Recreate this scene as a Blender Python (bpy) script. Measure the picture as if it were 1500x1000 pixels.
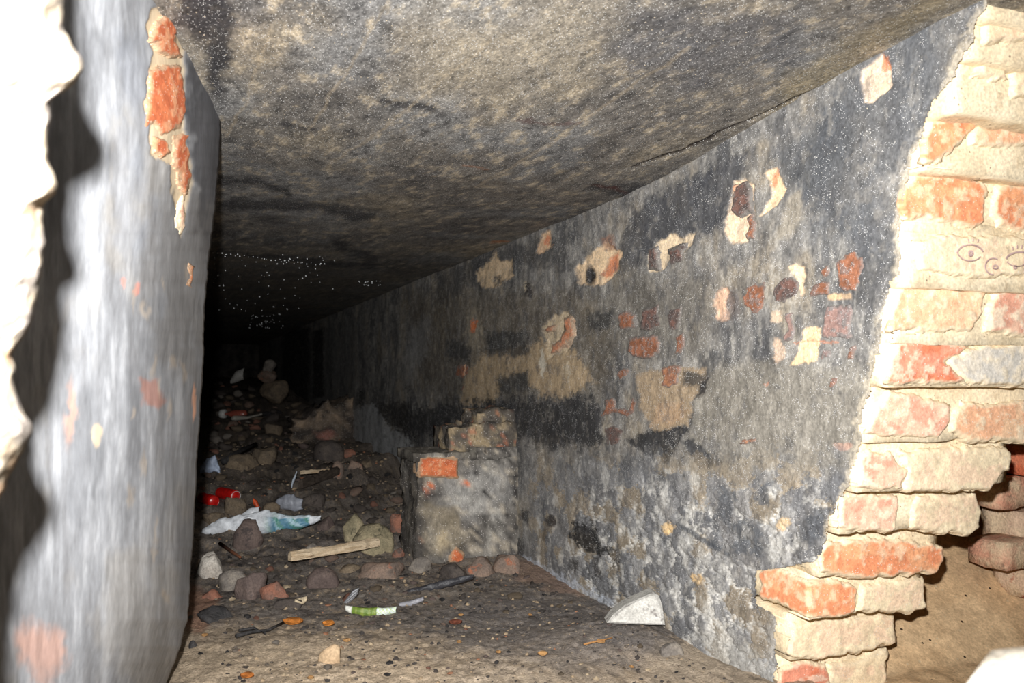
import bpy, bmesh, math, random
import numpy as np
from mathutils import Vector, Matrix, Euler

for o in list(bpy.data.objects): bpy.data.objects.remove(o)
SC = bpy.context.scene
COL = SC.collection
random.seed(7)
PI = math.pi

# ------------------------------------------------------------------ camera
FPX = 1210.0                      # focal length in pixels of the 1500x1000 frame
TH = math.atan(45 / FPX)          # the camera looks slightly up
PS = math.atan(470 / FPX * math.cos(TH))   # and to the right of the tunnel's axis (+Y)
CAM = Vector((0, 0, 0.565))
cam_d = bpy.data.cameras.new('camera'); cam = bpy.data.objects.new('camera', cam_d)
COL.objects.link(cam); SC.camera = cam
cam_d.sensor_width = 22.3; cam_d.lens = FPX / 1500 * 22.3
cam_d.clip_start = 0.02; cam_d.clip_end = 60
cam.location = CAM; cam.rotation_euler = (PI / 2 + TH, 0, -PS)
cam_d.dof.use_dof = True; cam_d.dof.focus_distance = 1.9; cam_d.dof.aperture_fstop = 5.0

# ------------------------------------------------------------------ world and flash
W = bpy.data.worlds.new('world'); SC.world = W; W.use_nodes = True
W.node_tree.nodes['Background'].inputs[0].default_value = (0.5, 0.55, 0.6, 1)
W.node_tree.nodes['Background'].inputs[1].default_value = 0.0
fl = bpy.data.lights.new('camera_flash', 'SPOT'); flash = bpy.data.objects.new('camera_flash', fl)
COL.objects.link(flash)
fl.energy = 255; fl.spot_size = math.radians(104); fl.spot_blend = 1.0
fl.shadow_soft_size = 0.012; fl.color = (1.0, 0.985, 0.965)
FLASH = (-0.028, 0.012, CAM.z + 0.095)
flash.location = FLASH; flash.rotation_euler = (PI / 2 + TH, 0, -PS)
SC.view_settings.view_transform = 'Standard'; SC.view_settings.look = 'None'
SC.view_settings.exposure = 0.0; SC.view_settings.gamma = 1.0
SC.view_settings.use_curve_mapping = False

# ------------------------------------------------------------------ pixels <-> places
s_, c_, S_, C_ = math.sin(PS), math.cos(PS), math.sin(TH), math.cos(TH)
FW = np.array((s_ * C_, c_ * C_, S_)); RT = np.array((c_, -s_, 0.0)); UP = np.array((-s_ * S_, -c_ * S_, C_))
CP = np.array(CAM)
XW = 0.95                         # right wall plane
def ray(x, y):
    return FW + (x - 750) / FPX * RT + (500 - y) / FPX * UP
def on_x(x, y, X=XW):
    r = ray(x, y); return CP + r * (X / r[0])
def on_y(x, y, Y):
    r = ray(x, y); return CP + r * (Y / r[1])
def at_depth(x, y, d): return CP + ray(x, y) * d
def proj(P):
    Q = P - CP; d = np.maximum(Q @ FW, 1e-3)
    return 750 + FPX * (Q @ RT) / d, 500 - FPX * (Q @ UP) / d
def lin(c):
    c = np.asarray(c, float) / 255.0
    return np.where(c <= 0.04045, c / 12.92, ((c + 0.055) / 1.055) ** 2.4)

# ------------------------------------------------------------------ numpy noise
def _h(ix, iy, iz, seed):
    h = (ix.astype(np.int64) * 374761393 + iy.astype(np.int64) * 668265263 + iz.astype(np.int64) * 2147483647 + seed * 974634777) & 0xffffffff
    h = ((h ^ (h >> 13)) * 1274126177) & 0xffffffff
    h = ((h ^ (h >> 16)) * 2246822519) & 0xffffffff
    return ((h ^ (h >> 15)) & 0xffff) / 65535.0
def noise2(x, y, seed=0):
    x = np.asarray(x, float); y = np.asarray(y, float)
    ix = np.floor(x); iy = np.floor(y); fx = x - ix; fy = y - iy
    fx = fx * fx * (3 - 2 * fx); fy = fy * fy * (3 - 2 * fy); z = np.zeros_like(ix)
    a = _h(ix, iy, z, seed); b = _h(ix + 1, iy, z, seed); c = _h(ix, iy + 1, z, seed); d = _h(ix + 1, iy + 1, z, seed)
    return (a + (b - a) * fx) * (1 - fy) + (c + (d - c) * fx) * fy
def fbm(x, y, o=4, seed=0, g=0.5):
    t = 0; a = 1; n = 0
    for k in range(o):
        t = t + a * noise2(x * 2 ** k + 17.3 * k, y * 2 ** k - 9.1 * k, seed + k); n += a; a *= g
    return t / n
def noise3(x, y, z, seed=0):
    ix = np.floor(x); iy = np.floor(y); iz = np.floor(z); fx = x - ix; fy = y - iy; fz = z - iz
    fx = fx * fx * (3 - 2 * fx); fy = fy * fy * (3 - 2 * fy); fz = fz * fz * (3 - 2 * fz)
    def L(k):
        a = _h(ix, iy, iz + k, seed); b = _h(ix + 1, iy, iz + k, seed); c = _h(ix, iy + 1, iz + k, seed); d = _h(ix + 1, iy + 1, iz + k, seed)
        return (a + (b - a) * fx) * (1 - fy) + (c + (d - c) * fx) * fy
    return L(0) * (1 - fz) + L(1) * fz
def fbm3(P, f, o=3, seed=0):
    t = 0; a = 1; n = 0
    for k in range(o):
        q = P * f * 2 ** k + 5.7 * k
        t = t + a * noise3(q[:, 0], q[:, 1], q[:, 2], seed + k); n += a; a *= .5
    return t / n
def sstep(a, b, x):
    t = np.clip((x - a) / (b - a), 0, 1); return t * t * (3 - 2 * t)
def worley(x, y, seed=0):
    ix = np.floor(x); iy = np.floor(y); f1 = np.full(x.shape, 9.0); f2 = f1.copy(); idv = np.zeros(x.shape)
    for dx in (-1, 0, 1):
        for dy in (-1, 0, 1):
            cx = ix + dx; cy = iy + dy; z = np.zeros_like(cx)
            r = _h(cx, cy, z, seed); q = _h(cx, cy, z, seed + 31)
            d = np.hypot(cx + .15 + .7 * r - x, cy + .15 + .7 * q - y)
            m = d < f1
            f2 = np.where(m, f1, np.minimum(f2, d)); idv = np.where(m, _h(cx, cy, z, seed + 77), idv); f1 = np.where(m, d, f1)
    return f1, f2, idv

# ------------------------------------------------------------------ mesh helpers
def mesh_arrays(name, V, F, col=None, smooth=True):
    me = bpy.data.meshes.new(name); V = np.asarray(V, np.float32); F = np.asarray(F, np.int32)
    me.vertices.add(len(V)); me.vertices.foreach_set('co', V.ravel())
    k = F.shape[1]
    me.loops.add(F.size); me.loops.foreach_set('vertex_index', F.ravel())
    me.polygons.add(len(F)); me.polygons.foreach_set('loop_start', np.arange(len(F), dtype=np.int32) * k)
    me.polygons.foreach_set('loop_total', np.full(len(F), k, np.int32))
    me.polygons.foreach_set('use_smooth', np.full(len(F), smooth))
    me.update(calc_edges=True); me.validate()
    if col is not None:
        ca = me.color_attributes.new('Col', 'FLOAT_COLOR', 'POINT')
        c4 = np.ones((len(V), 4), np.float32); c4[:, :3] = col; ca.data.foreach_set('color', c4.ravel())
    return me
def grid_faces(nr, nc):
    i = np.arange(nr - 1)[:, None] * nc + np.arange(nc - 1)[None, :]
    i = i.ravel(); return np.stack([i, i + 1, i + nc + 1, i + nc], 1)
def link(name, me, mat=None, parent=None, loc=None):
    o = bpy.data.objects.new(name, me); COL.objects.link(o)
    if mat is not None and me is not None: me.materials.clear(); me.materials.append(mat)
    if loc is not None: o.location = loc
    if parent is not None: o.parent = parent
    return o
def tag(o, label, cat, group=None):
    o['label'] = label; o['category'] = cat
    if group: o['group'] = group
    return o
def struct(o, label=None, cat=None):
    o['kind'] = 'structure'
    if label: o['label'] = label
    if cat: o['category'] = cat
    return o
def empty(name, loc):
    return link(name, None, None, None, loc)
def bm_mesh(name, bm, smooth=False):
    me = bpy.data.meshes.new(name); bmesh.ops.recalc_face_normals(bm, faces=bm.faces); bm.to_mesh(me); bm.free()
    if smooth:
        for p in me.polygons: p.use_smooth = True
    return me

# ------------------------------------------------------------------ materials
_mc = {}
def rgb(c): a = lin(c); return (float(a[0]), float(a[1]), float(a[2]), 1)
def N(nt, t, **k):
    n = nt.nodes.new(t)
    for a, b in k.items():
        if a in n.inputs: n.inputs[a].default_value = b
        else: setattr(n, a, b)
    return n
def mixc(nt, fac, a, b, mode='MIX'):
    m = nt.nodes.new('ShaderNodeMix'); m.data_type = 'RGBA'; m.blend_type = mode; m.clamp_result = False
    for s, v in ((0, fac), (6, a), (7, b)):
        if hasattr(v, 'is_linked'): nt.links.new(v, m.inputs[s])
        else: m.inputs[s].default_value = v
    return m.outputs[2]
def ramp(nt, src, p0, v0, p1, v1):
    r = N(nt, 'ShaderNodeMapRange'); nt.links.new(src, r.inputs[0])
    for i, v in zip((1, 2, 3, 4), (p0, p1, v0, v1)): r.inputs[i].default_value = v
    return r.outputs[0]
def base_mat(name):
    m = bpy.data.materials.new(name); m.use_nodes = True; nt = m.node_tree
    return m, nt, nt.nodes['Principled BSDF'], N(nt, 'ShaderNodeTexCoord').outputs['Object']
def speckle(nt, co, scale, dens, rad):
    v = N(nt, 'ShaderNodeTexVoronoi', Scale=scale); nt.links.new(co, v.inputs['Vector'])
    sp = N(nt, 'ShaderNodeSeparateColor'); nt.links.new(v.outputs['Color'], sp.inputs[0])
    a = N(nt, 'ShaderNodeMath', operation='LESS_THAN'); nt.links.new(v.outputs['Distance'], a.inputs[0]); a.inputs[1].default_value = rad
    b = N(nt, 'ShaderNodeMath', operation='LESS_THAN'); nt.links.new(sp.outputs[0], b.inputs[0]); b.inputs[1].default_value = dens
    c = N(nt, 'ShaderNodeMath', operation='MULTIPLY'); nt.links.new(a.outputs[0], c.inputs[0]); nt.links.new(b.outputs[0], c.inputs[1])
    return c.outputs[0]
def painted(name, fine=(150, .75, 1.25), mid=(30, .8, 1.2), stretch=(1, 1, 1), bump=.5, bscale=90, bdist=.004, rough=.85, spec=.25, specks=None):
    """albedo from the mesh's own colour attribute, broken up by procedural grain"""
    m, nt, bs, co = base_mat(name)
    at = N(nt, 'ShaderNodeVertexColor', layer_name='Col').outputs[0]
    mp = N(nt, 'ShaderNodeMapping'); mp.inputs['Scale'].default_value = stretch; nt.links.new(co, mp.inputs[0]); mc = mp.outputs[0]
    n1 = N(nt, 'ShaderNodeTexNoise', Scale=fine[0], Detail=4, Roughness=.7); nt.links.new(mc, n1.inputs['Vector'])
    n2 = N(nt, 'ShaderNodeTexNoise', Scale=mid[0], Detail=5, Roughness=.6); nt.links.new(mc, n2.inputs['Vector'])
    f1 = ramp(nt, n1.outputs[0], .3, fine[1], .7, fine[2]); f2 = ramp(nt, n2.outputs[0], .3, mid[1], .7, mid[2])
    mu = N(nt, 'ShaderNodeMath', operation='MULTIPLY'); nt.links.new(f1, mu.inputs[0]); nt.links.new(f2, mu.inputs[1])
    cc = N(nt, 'ShaderNodeVectorMath', operation='SCALE'); nt.links.new(at, cc.inputs[0]); nt.links.new(mu.outputs[0], cc.inputs['Scale'])
    col = cc.outputs[0]
    if specks:
        for (sc, de, ra, cl) in specks:
            col = mixc(nt, speckle(nt, co, sc, de, ra), col, rgb(cl))
    nt.links.new(col, bs.inputs['Base Color'])
    bs.inputs['Roughness'].default_value = rough; bs.inputs['Specular IOR Level'].default_value = spec
    nb = N(nt, 'ShaderNodeTexNoise', Scale=bscale, Detail=6, Roughness=.65); nt.links.new(mc, nb.inputs['Vector'])
    b = N(nt, 'ShaderNodeBump', Strength=bump, Distance=bdist); nt.links.new(nb.outputs[0], b.inputs['Height']); nt.links.new(b.outputs[0], bs.inputs['Normal'])
    return m
def rock(c1, c2, scale=22, lo=.42, hi=.62, rough=.9, bump=.6, bscale=70, bdist=.006, spec=.2, c3=None, s3=60, stretch=(1, 1, 1), specks=None):
    """two or three procedural tones"""
    key = (c1, c2, scale, lo, hi, rough, bump, bscale, bdist, spec, c3, s3, stretch, specks)
    if key in _mc: return _mc[key]
    m, nt, bs, co = base_mat('rock_%d' % len(_mc))
    mp = N(nt, 'ShaderNodeMapping'); mp.inputs['Scale'].default_value = stretch; nt.links.new(co, mp.inputs[0]); mc = mp.outputs[0]
    oi = N(nt, 'ShaderNodeObjectInfo'); ad = N(nt, 'ShaderNodeVectorMath', operation='ADD'); nt.links.new(mc, ad.inputs[0])
    sc = N(nt, 'ShaderNodeMath', operation='MULTIPLY'); nt.links.new(oi.outputs['Random'], sc.inputs[0]); sc.inputs[1].default_value = 13.0
    nt.links.new(sc.outputs[0], ad.inputs[1]); mc = ad.outputs[0]
    n1 = N(nt, 'ShaderNodeTexNoise', Scale=scale, Detail=6, Roughness=.65); nt.links.new(mc, n1.inputs['Vector'])
    col = mixc(nt, ramp(nt, n1.outputs[0], lo, 0, hi, 1), rgb(c1), rgb(c2))
    if c3:
        n3 = N(nt, 'ShaderNodeTexNoise', Scale=s3, Detail=4, Roughness=.6); nt.links.new(mc, n3.inputs['Vector'])
        col = mixc(nt, ramp(nt, n3.outputs[0], .58, 0, .66, 1), col, rgb(c3))
    nf = N(nt, 'ShaderNodeTexNoise', Scale=220, Detail=3); nt.links.new(mc, nf.inputs['Vector'])
    sv = N(nt, 'ShaderNodeVectorMath', operation='SCALE'); nt.links.new(col, sv.inputs[0]); nt.links.new(ramp(nt, nf.outputs[0], .3, .78, .7, 1.22), sv.inputs['Scale'])
    col = sv.outputs[0]
    if specks: col = mixc(nt, speckle(nt, co, specks[0], specks[1], specks[2]), col, rgb(specks[3]))
    nt.links.new(col, bs.inputs['Base Color'])
    bs.inputs['Roughness'].default_value = rough; bs.inputs['Specular IOR Level'].default_value = spec
    nb = N(nt, 'ShaderNodeTexNoise', Scale=bscale, Detail=6, Roughness=.65); nt.links.new(mc, nb.inputs['Vector'])
    b = N(nt, 'ShaderNodeBump', Strength=bump, Distance=bdist); nt.links.new(nb.outputs[0], b.inputs['Height']); nt.links.new(b.outputs[0], bs.inputs['Normal'])
    _mc[key] = m; return m
def plain(c, rough=.5, spec=.5, metal=0, trans=0):
    key = ('p', c, rough, spec, metal, trans)
    if key in _mc: return _mc[key]
    m, nt, bs, co = base_mat('plain_%d' % len(_mc))
    n = N(nt, 'ShaderNodeTexNoise', Scale=90, Detail=4); nt.links.new(co, n.inputs['Vector'])
    nt.links.new(mixc(nt, ramp(nt, n.outputs[0], .35, 0, .7, 1), rgb(tuple(int(v * .8) for v in c)), rgb(c)), bs.inputs['Base Color'])
    bs.inputs['Roughness'].default_value = rough; bs.inputs['Specular IOR Level'].default_value = spec
    bs.inputs['Metallic'].default_value = metal; bs.inputs['Transmission Weight'].default_value = trans
    _mc[key] = m; return m

# ------------------------------------------------------------------ painting stains and flaked areas onto a grid
class Painter:
    def __init__(self, px, py, col, jx, jy):
        self.px, self.py, self.col = px, py, col.copy(); self.disp = np.zeros(len(px))
        self.jx, self.jy = jx, jy            # -1..1 warp fields giving edges a ragged line
    def _apply(self, idx, m, c, a, d):
        m = m * a
        if c is not None: self.col[idx] = self.col[idx] * (1 - m[:, None]) + lin(c) * m[:, None]
        if d: self.disp[idx] += m * d
    def poly(self, pts, c, a=1, soft=2.5, jag=4, d=0):
        pts = np.array(pts, float); pad = jag + soft + 2
        idx = np.nonzero((self.px > pts[:, 0].min() - pad) & (self.px < pts[:, 0].max() + pad) & (self.py > pts[:, 1].min() - pad) & (self.py < pts[:, 1].max() + pad))[0]
        if not len(idx): return
        x = self.px[idx] + jag * self.jx[idx]; y = self.py[idx] + jag * self.jy[idx]
        ins = np.zeros(len(idx), bool); dist = np.full(len(idx), 1e9); n = len(pts)
        for i in range(n):
            x1, y1 = pts[i]; x2, y2 = pts[(i + 1) % n]
            cr = ((y1 > y) != (y2 > y)); xi = (x2 - x1) * (y - y1) / ((y2 - y1) if y2 != y1 else 1e-9) + x1
            ins ^= cr & (x < xi)
            L = (x2 - x1) ** 2 + (y2 - y1) ** 2 + 1e-9; t = np.clip(((x - x1) * (x2 - x1) + (y - y1) * (y2 - y1)) / L, 0, 1)
            dist = np.minimum(dist, np.hypot(x - x1 - t * (x2 - x1), y - y1 - t * (y2 - y1)))
        sd = np.where(ins, dist, -dist); self._apply(idx, sstep(-soft, soft, sd), c, a, d)
    def ell(self, cx, cy, rx, ry, c, a=1, soft=.25, jag=4, d=0):
        pad = jag + 3
        idx = np.nonzero((abs(self.px - cx) < rx * (1 + soft) + pad) & (abs(self.py - cy) < ry * (1 + soft) + pad))[0]
        if not len(idx): return
        x = self.px[idx] + jag * self.jx[idx]; y = self.py[idx] + jag * self.jy[idx]
        r = np.hypot((x - cx) / rx, (y - cy) / ry); self._apply(idx, 1 - sstep(1 - soft, 1 + soft, r), c, a, d)
    def line(self, pts, w, c, a=1, jag=2, d=0, soft=.6):
        pts = np.array(pts, float); pad = jag + w + 2
        idx = np.nonzero((self.px > pts[:, 0].min() - pad) & (self.px < pts[:, 0].max() + pad) & (self.py > pts[:, 1].min() - pad) & (self.py < pts[:, 1].max() + pad))[0]
        if not len(idx): return
        x = self.px[idx] + jag * self.jx[idx]; y = self.py[idx] + jag * self.jy[idx]; dist = np.full(len(idx), 1e9)
        for (x1, y1), (x2, y2) in zip(pts[:-1], pts[1:]):
            L = (x2 - x1) ** 2 + (y2 - y1) ** 2 + 1e-9; t = np.clip(((x - x1) * (x2 - x1) + (y - y1) * (y2 - y1)) / L, 0, 1)
            dist = np.minimum(dist, np.hypot(x - x1 - t * (x2 - x1), y - y1 - t * (y2 - y1)))
        self._apply(idx, 1 - sstep(w * (1 - soft), w * (1 + soft), dist), c, a, d)
def rect(x0, y0, x1, y1): return [(x0, y0), (x1, y0), (x1, y1), (x0, y1)]
def blend(col, m, c, a=1):
    m = (np.clip(m, 0, 1) * a)[:, None]; return col * (1 - m) + lin(c) * m

# ------------------------------------------------------------------ shapes of floor and ceiling
def ceil_z(X, Y):
    return 0.982 + 0.065 * (1 - sstep(.75, 1.75, Y)) + 0.006 * (fbm(X * 2.3, Y * 1.3, 3, 5) - .5) * 2
_fy = np.array([-2, 2.3, 2.9, 3.4, 4.0, 5.2, 6.2, 7.2, 8.4, 9.6, 14]); _fz = np.array([0, 0, .02, .06, .13, .14, .18, .28, .36, .43, .50])
def floor_z(X, Y, detail=True):
    X = np.asarray(X, float); Y = np.asarray(Y, float)
    z = np.interp(Y, _fy, _fz)
    z = z + .03 * sstep(.75, .97, X) * (1 - sstep(1.0, 1.6, Y)) + .045 * np.exp(-((X - .86) ** 2 + (Y - 1.56) ** 2) / .016)
    if detail:
        amp = .012 + .05 * sstep(2.2, 4.0, Y)
        z = z + amp * (fbm(X * 4.5, Y * 4.5, 3, 11) - .5) * 2 + .05 * sstep(2.0, 2.8, Y) * (fbm(X * 13, Y * 13, 3, 15) - .5) + .008 * (fbm(X * 26, Y * 26, 3, 21) - .5)
    return z
_T = np.concatenate([np.arange(.9, 5, .008), np.arange(5, 9.6, .02)])
def on_floor(x, y):
    r = ray(x, y); Q = CP + r * _T[:, None]; k = np.nonzero(Q[:, 2] <= floor_z(Q[:, 0], Q[:, 1]))[0]
    t = float(_T[k[0]]) if len(k) else 9.6
    return CP + r * t, t

# ================================================================== ROOM
# ---- right wall: a sooty plaster coat over brickwork
xs = np.arange(1462, 404, -1.7); Yc = np.array([on_x(x, 545)[1] for x in xs]); Yc = np.concatenate([Yc, np.linspace(Yc[-1], 13.2, 12)[1:]])
zs = np.linspace(-.06, 1.10, 640)
YY, ZZ = np.meshgrid(Yc, zs); Y = YY.ravel(); Z = ZZ.ravel()
P0 = np.stack([np.full(len(Y), XW), Y, Z], 1); px, py = proj(P0)
jx = (fbm(Y * 34, Z * 45, 5, 3, .75) - .5) * 4.4; jy = (fbm(Y * 34 + 40, Z * 45, 5, 9, .75) - .5) * 4.4
col = np.tile(lin((124, 122, 119)), (len(Y), 1))
st = fbm(Y * 60, Z * 26, 5, 31, .7); st2 = fbm(Y * 9, Z * 7, 5, 41, .6)
col = blend(col, sstep(.52, .75, st2), (150, 138, 118), .6)
col = blend(col, sstep(.5, .3, st2), (66, 67, 70), .75)
col = blend(col, sstep(.52, .72, st), (178, 174, 166), .5)
col = blend(col, sstep(.46, .28, st), (62, 63, 66), .5)
P = Painter(px, py, col, jx, jy)
# soot and tone zones
P.poly([(1330, -30), (1480, -30), (1420, 60), (1390, 120), (1300, 300), (1300, 380), (1190, 350), (1180, 180)], (88, 91, 96), .75, 30, 14)
P.poly([(930, 305), (985, 268), (1070, 235), (1110, 210), (1075, 270), (1065, 330), (1030, 342), (1000, 345), (960, 352), (930, 395), (905, 400), (912, 350)], (56, 58, 64), .8, 7, 8)
P.poly([(1120, 230), (1240, 150), (1255, 200), (1220, 330), (1180, 300), (1150, 260)], (70, 73, 78), .6, 14, 10)
P.poly([(590, 430), (700, 425), (860, 425), (900, 470), (890, 580), (680, 590), (600, 570)], (92, 82, 66), .6, 20, 10)
P.poly([(640, 400), (700, 372), (800, 345), (830, 350), (840, 400), (780, 390), (690, 420), (640, 450)], (58, 58, 60), .7, 8, 8)
P.poly([(910, 380), (950, 405), (1040, 400), (1060, 440), (1030, 520), (900, 520), (870, 470)], (104, 98, 88), .55, 18, 10)
P.poly([(673, 590), (690, 540), (702, 518), (757, 512), (795, 500), (845, 515), (870, 560), (835, 582), (800, 585), (760, 545), (735, 560), (720, 592)], (168, 148, 120), .9, 4, 6)
P.poly([(1030, 540), (1150, 530), (1290, 540), (1255, 700), (1130, 690), (1000, 700), (1010, 620)], (140, 134, 122), .6, 18, 10)
P.poly([(928, 547), (1030, 535), (1032, 572), (1014, 592), (1008, 622), (960, 634), (940, 600)], (158, 138, 112), .85, 4, 5)
for r in ((712, 485, 776, 521), (728, 552, 747, 576), (749, 544, 777, 570), (655, 500, 690, 528), (860, 455, 897, 482), (1003, 545, 1030, 566)):
    P.poly(rect(*r), (58, 58, 58), .85, 4, 5)
P.poly([(585, 600), (660, 592), (690, 590), (760, 580), (800, 588), (870, 580), (885, 610), (880, 655), (800, 660), (762, 640), (690, 625), (600, 650)], (44, 44, 46), .93, 9, 12)
P.poly([(917, 642), (960, 630), (1006, 626), (1014, 600), (1034, 540), (1034, 572), (1016, 592), (1012, 622), (994, 648), (978, 678), (946, 668)], (48, 48, 50), .95, 3, 4, d=.002)
P.poly([(1003, 650), (1015, 640), (1040, 665), (1062, 672), (1055, 686), (1030, 684), (1012, 670)], (50, 51, 54), .9, 3, 6)
P.poly([(870, 660), (940, 672), (960, 690), (920, 720), (860, 715), (840, 690)], (70, 72, 76), .7, 10, 10)
# far wall
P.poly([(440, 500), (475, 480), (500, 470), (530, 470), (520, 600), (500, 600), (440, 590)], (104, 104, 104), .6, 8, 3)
P.poly([(415, 480), (455, 480), (452, 600), (410, 600)], (22, 22, 23), .95, 4, 2)  # black strips here and below paint in the dark of far recesses
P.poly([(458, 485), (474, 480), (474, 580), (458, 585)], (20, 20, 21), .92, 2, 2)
P.poly([(515, 600), (545, 590), (575, 630), (598, 640), (598, 680), (550, 672), (515, 655)], (182, 184, 186), .85, 4, 6)
P.poly([(552, 590), (600, 590), (604, 640), (585, 628), (560, 612)], (42, 40, 38), .9, 4, 6)
P.ell(530, 582, 3, 11, (30, 30, 30), .9)
for x in range(480, 680, 23): P.poly(rect(x, 300, x + 9, 640), (52, 53, 56), .22, 5, 4)
P.poly([(600, 480), (628, 470), (625, 520), (600, 560), (592, 520)], (150, 150, 150), .6, 10, 6)
# cream places where the plaster has flaked
cream = (226, 204, 172)
P.poly([(698, 401), (718, 380), (726, 369), (733, 382), (747, 380), (751, 404), (734, 417), (723, 422), (708, 422), (698, 408)], (208, 184, 152), 1, 2, 3, d=.003); P.ell(729, 411, 5, 8, (70, 66, 62), .9)
P.poly([(786, 370), (795, 342), (806, 337), (808, 362), (796, 370)], (214, 180, 146), 1, 2, 2, d=.003); P.ell(802, 353, 4, 9, (200, 120, 84), .8)
P.poly([(842, 393), (866, 372), (880, 359), (890, 355), (901, 366), (909, 368), (905, 398), (880, 419), (860, 417), (846, 417)], (226, 198, 162), 1, 2, 3, d=.004)
P.poly([(880, 350), (897, 343), (901, 366), (880, 366)], (150, 110, 90), .7, 4, 3)
P.ell(862, 404, 9, 14, (42, 38, 36), 1, .35, 2)
P.poly([(876, 402), (890, 380), (904, 368), (903, 394), (884, 408)], (198, 122, 86), .9, 3, 3)
P.ell(774, 423, 5, 11, (48, 40, 36), .95); P.ell(768, 420, 2, 8, (190, 176, 150), .9)
P.ell(694, 483, 12, 30, (150, 140, 122), .75); P.ell(694, 478, 5, 12, (206, 116, 70), .9, jag=3)
P.poly([(795, 480), (812, 462), (832, 458), (841, 470), (838, 490), (830, 515), (805, 522), (802, 500)], (190, 172, 144), .95, 2, 3, d=.004)
P.ell(795, 533, 4, 22, (205, 200, 186), .7); P.ell(832, 545, 3, 14, (190, 180, 160), .6)
P.poly([(948, 372), (961, 356), (980, 344), (1004, 347), (1019, 341), (1010, 359), (1000, 372), (983, 376), (972, 392), (962, 396), (950, 396)], cream, 1, 2, 3, d=.004)
P.poly([(1062, 340), (1068, 300), (1075, 265), (1092, 262), (1104, 272), (1104, 315), (1094, 354), (1074, 357)], (222, 196, 166), 1, 2, 2, d=.004)
P.poly([(1119, 254), (1133, 244), (1141, 258), (1150, 278), (1145, 290), (1128, 306), (1112, 316), (1124, 296), (1132, 284), (1126, 264)], (224, 196, 160), 1, 1.5, 2, d=.003); P.ell(1133, 262, 5, 14, (206, 128, 92), .8)
P.poly([(1153, 290), (1170, 281), (1178, 318), (1160, 345), (1130, 350), (1150, 318)], (152, 144, 130), .8, 5, 4)
P.ell(1060, 444, 15, 24, (220, 182, 154), 1, .15, 3, d=.003); P.ell(1073, 445, 12, 24, (104, 98, 96), .9, .3)
P.poly([(1153, 392), (1166, 386), (1178, 392), (1178, 427), (1172, 432), (1168, 408)], (224, 196, 162), 1, 2, 3)
P.poly(rect(1213, 430, 1248, 438), (220, 186, 146), .9, 2, 2)
P.poly([(1133, 456), (1147, 453), (1146, 472), (1134, 474)], (206, 184, 160), .9, 2, 3); P.ell(1140, 512, 7, 18, (206, 180, 156), .9, jag=5)
P.poly([(1180, 482), (1202, 477), (1201, 499), (1198, 526), (1180, 533), (1155, 536), (1175, 516), (1172, 503)], (228, 198, 158), 1, 1.5, 3)
P.line([(1163, 504), (1190, 502), (1230, 499)], 1.5, (186, 120, 88), .6, 4)
P.poly([(1258, 105), (1290, 78), (1303, 95), (1305, 125), (1275, 150), (1264, 150)], (206, 186, 164), 1, 2, 2, d=.003); P.ell(1294, 92, 8, 12, (206, 128, 92), .85)
P.poly([(1000, 590), (1006, 605), (985, 622), (955, 620), (965, 590)], (176, 146, 116), .6, 5, 4)
P.ell(1236, 653, 13, 5, (190, 150, 132), .6); P.ell(1125, 560, 5, 3, (186, 120, 90), .5)
# lower zone: rubble-like pieces ringed with pale salts
low = sstep(640, 720, py + 20 * jx) * sstep(740, 800, px); lo2 = sstep(690, 760, py + 20 * jx) * sstep(800, 860, px)
w1, w2, wi = worley(Y * 16 + .30 * jx, Z * 20 + .30 * jy, 5)
c = P.col
tone = np.where((wi < .42)[:, None], lin((108, 109, 112)), np.where((wi < .72)[:, None], lin((146, 134, 116)), lin((132, 132, 133))))
lm = (low * .8)[:, None]; c = c * (1 - lm) + tone * (.65 + .7 * fbm(Y * 40, Z * 18, 4, 71))[:, None] * lm
ringm = (1 - sstep(.03, .16, abs((w2 - w1) - .10 + .05 * jx))) * lo2 * sstep(.40, .60, fbm(Y * 22, Z * 22, 4, 81))
c = blend(c, ringm, (216, 214, 208), .75)
c = blend(c, low * sstep(.56, .72, fbm(Y * 26, Z * 20, 5, 91, .65)), (204, 202, 196), .6)
P.col = c
P.disp += -.003 * lo2 * sstep(.05, .3, w2 - w1)
for r in ((1050, 709, 1072, 763), (1105, 702, 1130, 738), (1074, 765, 1118, 812), (1182, 745, 1220, 790), (1040, 760, 1052, 800)):
    P.poly(rect(*r), (84, 87, 92), .85, 5, 9)
P.poly([(834, 786), (855, 757), (870, 775), (882, 797), (902, 806), (880, 811), (850, 800)], (38, 37, 37), .95, 3, 7)
for r in ((836, 820, 848, 838), (867, 812, 879, 846), (901, 799, 907, 836), (752, 787, 764, 822)): P.poly(rect(*r), (56, 54, 54), .85, 3, 5)
P.ell(807, 763, 9, 9, (52, 46, 42), .95, jag=2); P.line([(800, 765), (796, 790)], 2.5, (80, 72, 62), .7); P.ell(768, 755, 7, 10, (48, 48, 49), .85)
P.line([(765, 822), (800, 836), (845, 858), (892, 882)], 6, (188, 194, 204), .75, 8)
P.ell(980, 772, 8, 9, (222, 190, 142), 1, .2); P.ell(1148, 767, 9, 9, (210, 184, 146), .9); P.ell(1024, 847, 10, 7, (206, 176, 132), .95)
P.line([(1000, 772), (1030, 790), (1068, 811)], 4, (76, 80, 86), .8)
P.poly([(1010, 930), (1060, 920), (1130, 970), (1150, 1010), (1080, 1000)], (176, 174, 168), .6, 10, 12)
P.poly([(1130, 900), (1190, 905), (1160, 960), (1145, 1010), (1120, 1000)], (160, 160, 158), .6, 8, 8)
P.line([(1445, -10), (1425, 60), (1335, 235), (1320, 300), (1318, 400), (1290, 490), (1262, 640), (1248, 715), (1218, 780)], 9, (206, 194, 172), .55, 8)
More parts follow.
